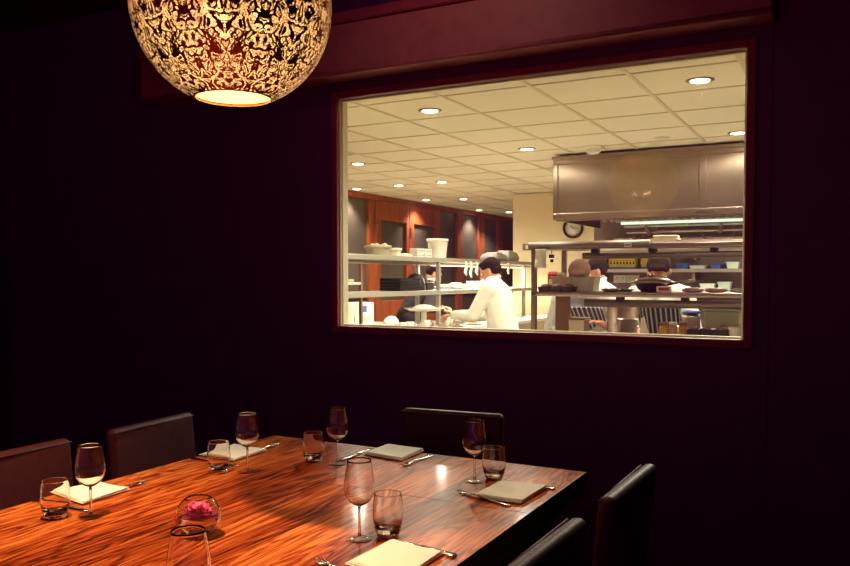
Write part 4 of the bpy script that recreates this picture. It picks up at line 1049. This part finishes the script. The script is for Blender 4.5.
# ================================================================== PEOPLE
def person(label, loc, rz, J, skin='skin', jacket='wcloth', trousers='dark', hairm='hair', apron=None, head_dir=(0, 1, -.2), hair_len=0, sleeve=1.0, phone=False, bald=False):
    """J: joints in local space, x right, y forward, z up. One fused body mesh; clothes and hair are children."""
    root = thing('person', label, 'person', loc, rz)
    V = {k_: Vector(v) for k_, v in J.items()}
    b = MB()
    pel, chest, neck, head = V['pelvis'], V['chest'], V['neck'], V['head']
    b.cap(pel, lerp(pel, chest, .5), .125, .115); b.cap(lerp(pel, chest, .5), chest, .115, .125)
    for s in ('l', 'r'):
        sh, el, wr_ = V['sh_' + s], V['el_' + s], V['wr_' + s]
        b.cap(chest + (sh - chest) * .2, sh, .095, .058); b.cap(neck, sh, .05, .05)
        b.cap(sh, el, .052, .040); b.cap(el, wr_, .040, .027)
        hd = (V['ha_' + s] - wr_).normalized()
        side = hd.cross(Vector((0, 0, 1)))
        side = side.normalized() if side.length > .1 else Vector((1, 0, 0))
        if s == 'l': side = -side            # thumb side toward the middle
        up = side.cross(hd).normalized()
        dn = up if up.z < 0 else -up
        palm = wr_ + hd * .085
        for q in (-.024, -.008, .008, .024): b.cap(wr_ + hd * .02 + side * q * .6, palm + side * q, .014, .0125, 8)
        for q, Lf in zip((-.028, -.010, .009, .027), (.062, .075, .080, .070)):
            k1 = palm + side * q * 1.08; k2 = k1 + (hd * .85 + dn * .5).normalized() * Lf * .5; k3 = k2 + (hd * .45 + dn * .9).normalized() * Lf * .5
            b.cap(k1, k2, .0105, .0095, 8); b.cap(k2, k3, .0095, .008, 8)
        th0 = wr_ + hd * .03 - side * -.026; th1 = th0 + (side * .8 + hd * .6).normalized() * .04; th2 = th1 + (side * .25 + hd + dn * .3).normalized() * .035
        b.cap(th0, th1, .015, .012, 8); b.cap(th1, th2, .012, .010, 8)
        hp, kn, an = V['hp_' + s], V['kn_' + s], V['an_' + s]
        b.cap(pel, hp, .11, .092); b.cap(hp, kn, .085, .056); b.cap(kn, an, .055, .038); b.cap(an, an + Vector((0, .16, -.045)), .036, .030)
    # head, turned toward head_dir
    f = Vector(head_dir).normalized(); rx = f.cross(Vector((0, 0, 1))).normalized(); uz = rx.cross(f).normalized()
    Rm = Matrix((rx, f, uz)).transposed()
    def H(x, y, z): return head + Rm @ Vector((x, y, z))
    b.cap(chest, neck, .085, .058); b.cap(neck, H(0, -.02, -.06), .054, .052)
    b.ell(H(0, -.012, .03), (.076, .096, .090), Rm, 20, 14)
    b.ell(H(0, .018, -.045), (.058, .066, .072), Rm, 18, 12)
    b.ell(H(0, .052, -.088), (.026, .022, .020), Rm, 12, 8)
    b.cap(H(0, .084, .012), H(0, .104, -.022), .008, .013, 10); b.ell(H(0, .100, -.026), (.017, .012, .009), Rm, 10, 8)
    for sx in (-1, 1):
        b.ell(H(sx * .078, -.008, -.005), (.010, .020, .032), Rm, 10, 8)
        b.ell(H(sx * .030, .074, .026), (.022, .012, .008), Rm, 10, 8)
        b.ell(H(sx * .040, .055, -.028), (.020, .018, .016), Rm, 10, 8)
    b.ell(H(0, .083, -.058), (.024, .010, .006), Rm, 12, 6); b.ell(H(0, .081, -.070), (.021, .010, .007), Rm, 12, 6)
    body = b.build('body', M[skin], root)
    r = body.modifiers.new('remesh', 'REMESH'); r.mode = 'VOXEL'; r.voxel_size = .0065; r.use_smooth_shade = True
    s_ = body.modifiers.new('smooth', 'SMOOTH'); s_.iterations = 3; s_.factor = .5
    for sx in (-1, 1):
        e = MB().ell(H(sx * .030, .0735, .010), (.0125, .0095, .0085), Rm, 12, 8).build('eye', M['porcelain'], root)
        MB().ell(H(sx * .030, .0815, .010), (.005, .003, .005), Rm, 10, 6).build('iris', M['black'], e)
        MB().cap(H(sx * .018, .089, .031), H(sx * .045, .080, .033), .0035, .003, 6).build('eyebrow', M[hairm], root)
    # hair
    b = MB()
    def hf(q):
        return q
    b.ell(H(0, -.024, .045), (.086, .098, .088), Rm, 24, 14, zmin=-.15)
    b.ell(H(0, -.046, .012), (.078, .070, .062 + hair_len), Rm, 20, 12)
    b.ell(H(0, .045, .094), (.055, .036, .022), Rm, 16, 10)
    hr = b.build('hair', M[hairm], root)
    r = hr.modifiers.new('remesh', 'REMESH'); r.mode = 'VOXEL'; r.voxel_size = .007; r.use_smooth_shade = True
    # jacket
    b = MB()
    b.cap(pel + Vector((0, 0, -.05)), lerp(pel, chest, .5), .152, .142); b.cap(lerp(pel, chest, .5), chest, .142, .146)
    b.cap(chest, neck + Vector((0, 0, -.01)), .12, .068)
    for s in ('l', 'r'):
        sh, el, wr_ = V['sh_' + s], V['el_' + s], V['wr_' + s]
        b.cap(pel + Vector((.05 if s == 'r' else -.05, 0, 0)), chest + (sh - chest) * .45, .125, .115)
        b.cap(chest + (sh - chest) * .2, sh, .112, .076); b.cap(neck, sh, .066, .068)
        b.cap(sh, el, .072, .060)
        if sleeve > .15: b.cap(el, lerp(el, wr_, sleeve * .88), .060, .046)
    jk = b.build('jacket', M[jacket], root)
    r = jk.modifiers.new('remesh', 'REMESH'); r.mode = 'VOXEL'; r.voxel_size = .011; r.use_smooth_shade = True
    s_ = jk.modifiers.new('smooth', 'SMOOTH'); s_.iterations = 4; s_.factor = .5
    MB().tube([neck + Rm @ Vector((.062 * math.cos(a), .066 * math.sin(a), .012)) for a in [k_ * PI / 10 for k_ in range(21)]], .016, 8, cap=False).build('collar', M[jacket], root)
    b = MB()
    for s in ('l', 'r'):
        hp, kn, an = V['hp_' + s], V['kn_' + s], V['an_' + s]
        b.cap(pel, hp, .13, .108); b.cap(hp, kn, .104, .078); b.cap(kn, an + Vector((0, 0, .03)), .076, .066)
    tr = b.build('trousers', M[trousers], root)
    r = tr.modifiers.new('remesh', 'REMESH'); r.mode = 'VOXEL'; r.voxel_size = .014; r.use_smooth_shade = True
    for s in ('l', 'r'):
        an = V['an_' + s]
        MB().cap(an + Vector((0, -.02, -.035)), an + Vector((0, .17, -.045)), .048, .042).build('shoe', M['black'], root)
    if apron:
        q = MB(); n = 34; rows = []
        ct = V['chest']; 
        for i in range(13):
            t_ = i / 12
            if t_ < .45: c0 = lerp(neck + Vector((0, .01, -.12)), pel, t_ / .45)
            else: c0 = pel + Vector((0, .02, -(t_ - .45) / .55 * .45))
            hw = 1.2
            rr = .172
            rows.append([c0 + Vector((rr * math.sin(lerp(-hw, hw, j / n)), rr * math.cos(lerp(-hw, hw, j / n)), 0)) for j in range(n + 1)])
        for par in (0, 1):
            q.m(par).add([v for r2 in rows for v in r2], [(i * (n + 1) + j, i * (n + 1) + j + 1, (i + 1) * (n + 1) + j + 1, (i + 1) * (n + 1) + j) for i in range(12) for j in range(n) if (j % 3 == 0) == (par == 1)], True)
        o = q.build('apron', [M[apron + '0'], M[apron + '1']], root); sm = o.modifiers.new('s', 'SOLIDIFY'); sm.thickness = .006
    return root
def joints(lean=.1, hz=1.45, hand_l=(-.18, .42, 1.02), hand_r=(.18, .42, 1.02), head=None, sy=0, twist=0, drop=0):
    """standing figure, pelvis at 0.95; lean shifts the chest forward"""
    J = dict(pelvis=(0, 0, .95 - drop), chest=(0, lean, 1.26 - drop - lean * .25), neck=(0, lean * 1.5 + .01, 1.43 - drop - lean * .55))
    nx = Vector(J['neck'])
    J['head'] = head or (nx.x, nx.y + .05 + lean * .35, nx.z + .13 - lean * .12)
    c = Vector(J['chest'])
    for s, sg in (('l', -1), ('r', 1)):
        sh = Vector((sg * .18, nx.y - .005, nx.z - .075)); J['sh_' + s] = tuple(sh)
        wr_ = Vector(hand_l if s == 'l' else hand_r)
        # two bone IK, elbow out & down
        L1, L2 = .28, .25; d = wr_ - sh; D = min(d.length, (L1 + L2) * .985); dn = d.normalized(); wr_ = sh + dn * D
        a = (L1 * L1 - L2 * L2 + D * D) / (2 * D); h = math.sqrt(max(0, L1 * L1 - a * a))
        pole = Vector((sg * .5, -.35, -1)); pole = (pole - dn * pole.dot(dn)).normalized()
        el = sh + dn * a + pole * h
        J['el_' + s] = tuple(el); J['wr_' + s] = tuple(wr_)
        fd = (wr_ - el).normalized(); J['ha_' + s] = tuple(wr_ + (fd + Vector((0, 0, -.15))).normalized() * .18)
        J['hp_' + s] = (sg * .095, 0, .90 - drop); J['kn_' + s] = (sg * .11, .03 + drop * .6, .50 - drop * .5); J['an_' + s] = (sg * .115, -.03, .085)
    return J
# chef in white, profile to the left (faces -X)
cw = atZ(506, 285, 1.33); 
P1 = Vector((-2.92, 6.86, 0))
print('CHEF', [tuple(round(v, 2) for v in atX(px, py, -3.0)) for px, py in ((490, 258), (508, 290), (516, 300), (470, 320))])
person('person in a white chef jacket in profile, working at the bright left counter', (-2.84, yat(504, -2.84), 0), PI / 2 + .12,
       joints(.06, hand_l=(-.10, .46, 1.05), hand_r=(.20, .43, 1.03), head=(0, .13, 1.445), drop=.03), head_dir=(0, 1, -.45), jacket='wcloth')
# dark clothed worker behind the left shelf
person('person in dark clothes bending over behind the left shelf, face turned down', (-4.85, yat(408, -4.85), 0), -.62 - .3,
       joints(.20, hand_l=(-.16, .45, 1.02), hand_r=(.2, .40, 1.0), head=(0, .32, 1.43)), skin='skin', jacket='dark', head_dir=(0, 1, -.75))
# bent chef with striped apron (faces the camera side, -Y)
yb = 6.35
person('person with cropped hair and a blue striped apron bending low over the pass', (rX(592, yb + .15), yb + .15, 0), PI + .12,
       joints(.26, hand_l=(-.14, .50, 1.05), hand_r=(.10, .52, 1.0), head=(.01, .50, 1.40)), skin='skind', hairm='crop', jacket='grey', apron='apblue', head_dir=(.0, .75, -.8), sleeve=.35)
person('person in a white jacket standing behind the bent chef in the striped apron', (rX(613, 7.2), 7.2, 0), PI / 2 + .5,
       joints(.08, hand_l=(-.16, .34, 1.05), hand_r=(.16, .30, 1.12), head=(0, .16, 1.44), drop=.03), skin='skind', jacket='wcloth', head_dir=(0, 1, -.35))
person('person with dark hair in a white jacket and black striped apron, right of the pass', (rX(664, yb - .05), yb - .05, 0), PI + .10,
       joints(.17, hand_l=(-.12, .50, 1.02), hand_r=(.14, .50, 1.02), head=(0, .36, 1.435)), skin='skind', jacket='wcloth', apron='apblack', head_dir=(0, .8, -.75))

# ================================================================== WORLD
w = bpy.data.worlds.new('world'); S.world = w; w.use_nodes = True
bg = w.node_tree.nodes['Background']; bg.inputs[0].default_value = (.9, .12, .62, 1); bg.inputs[1].default_value = .14
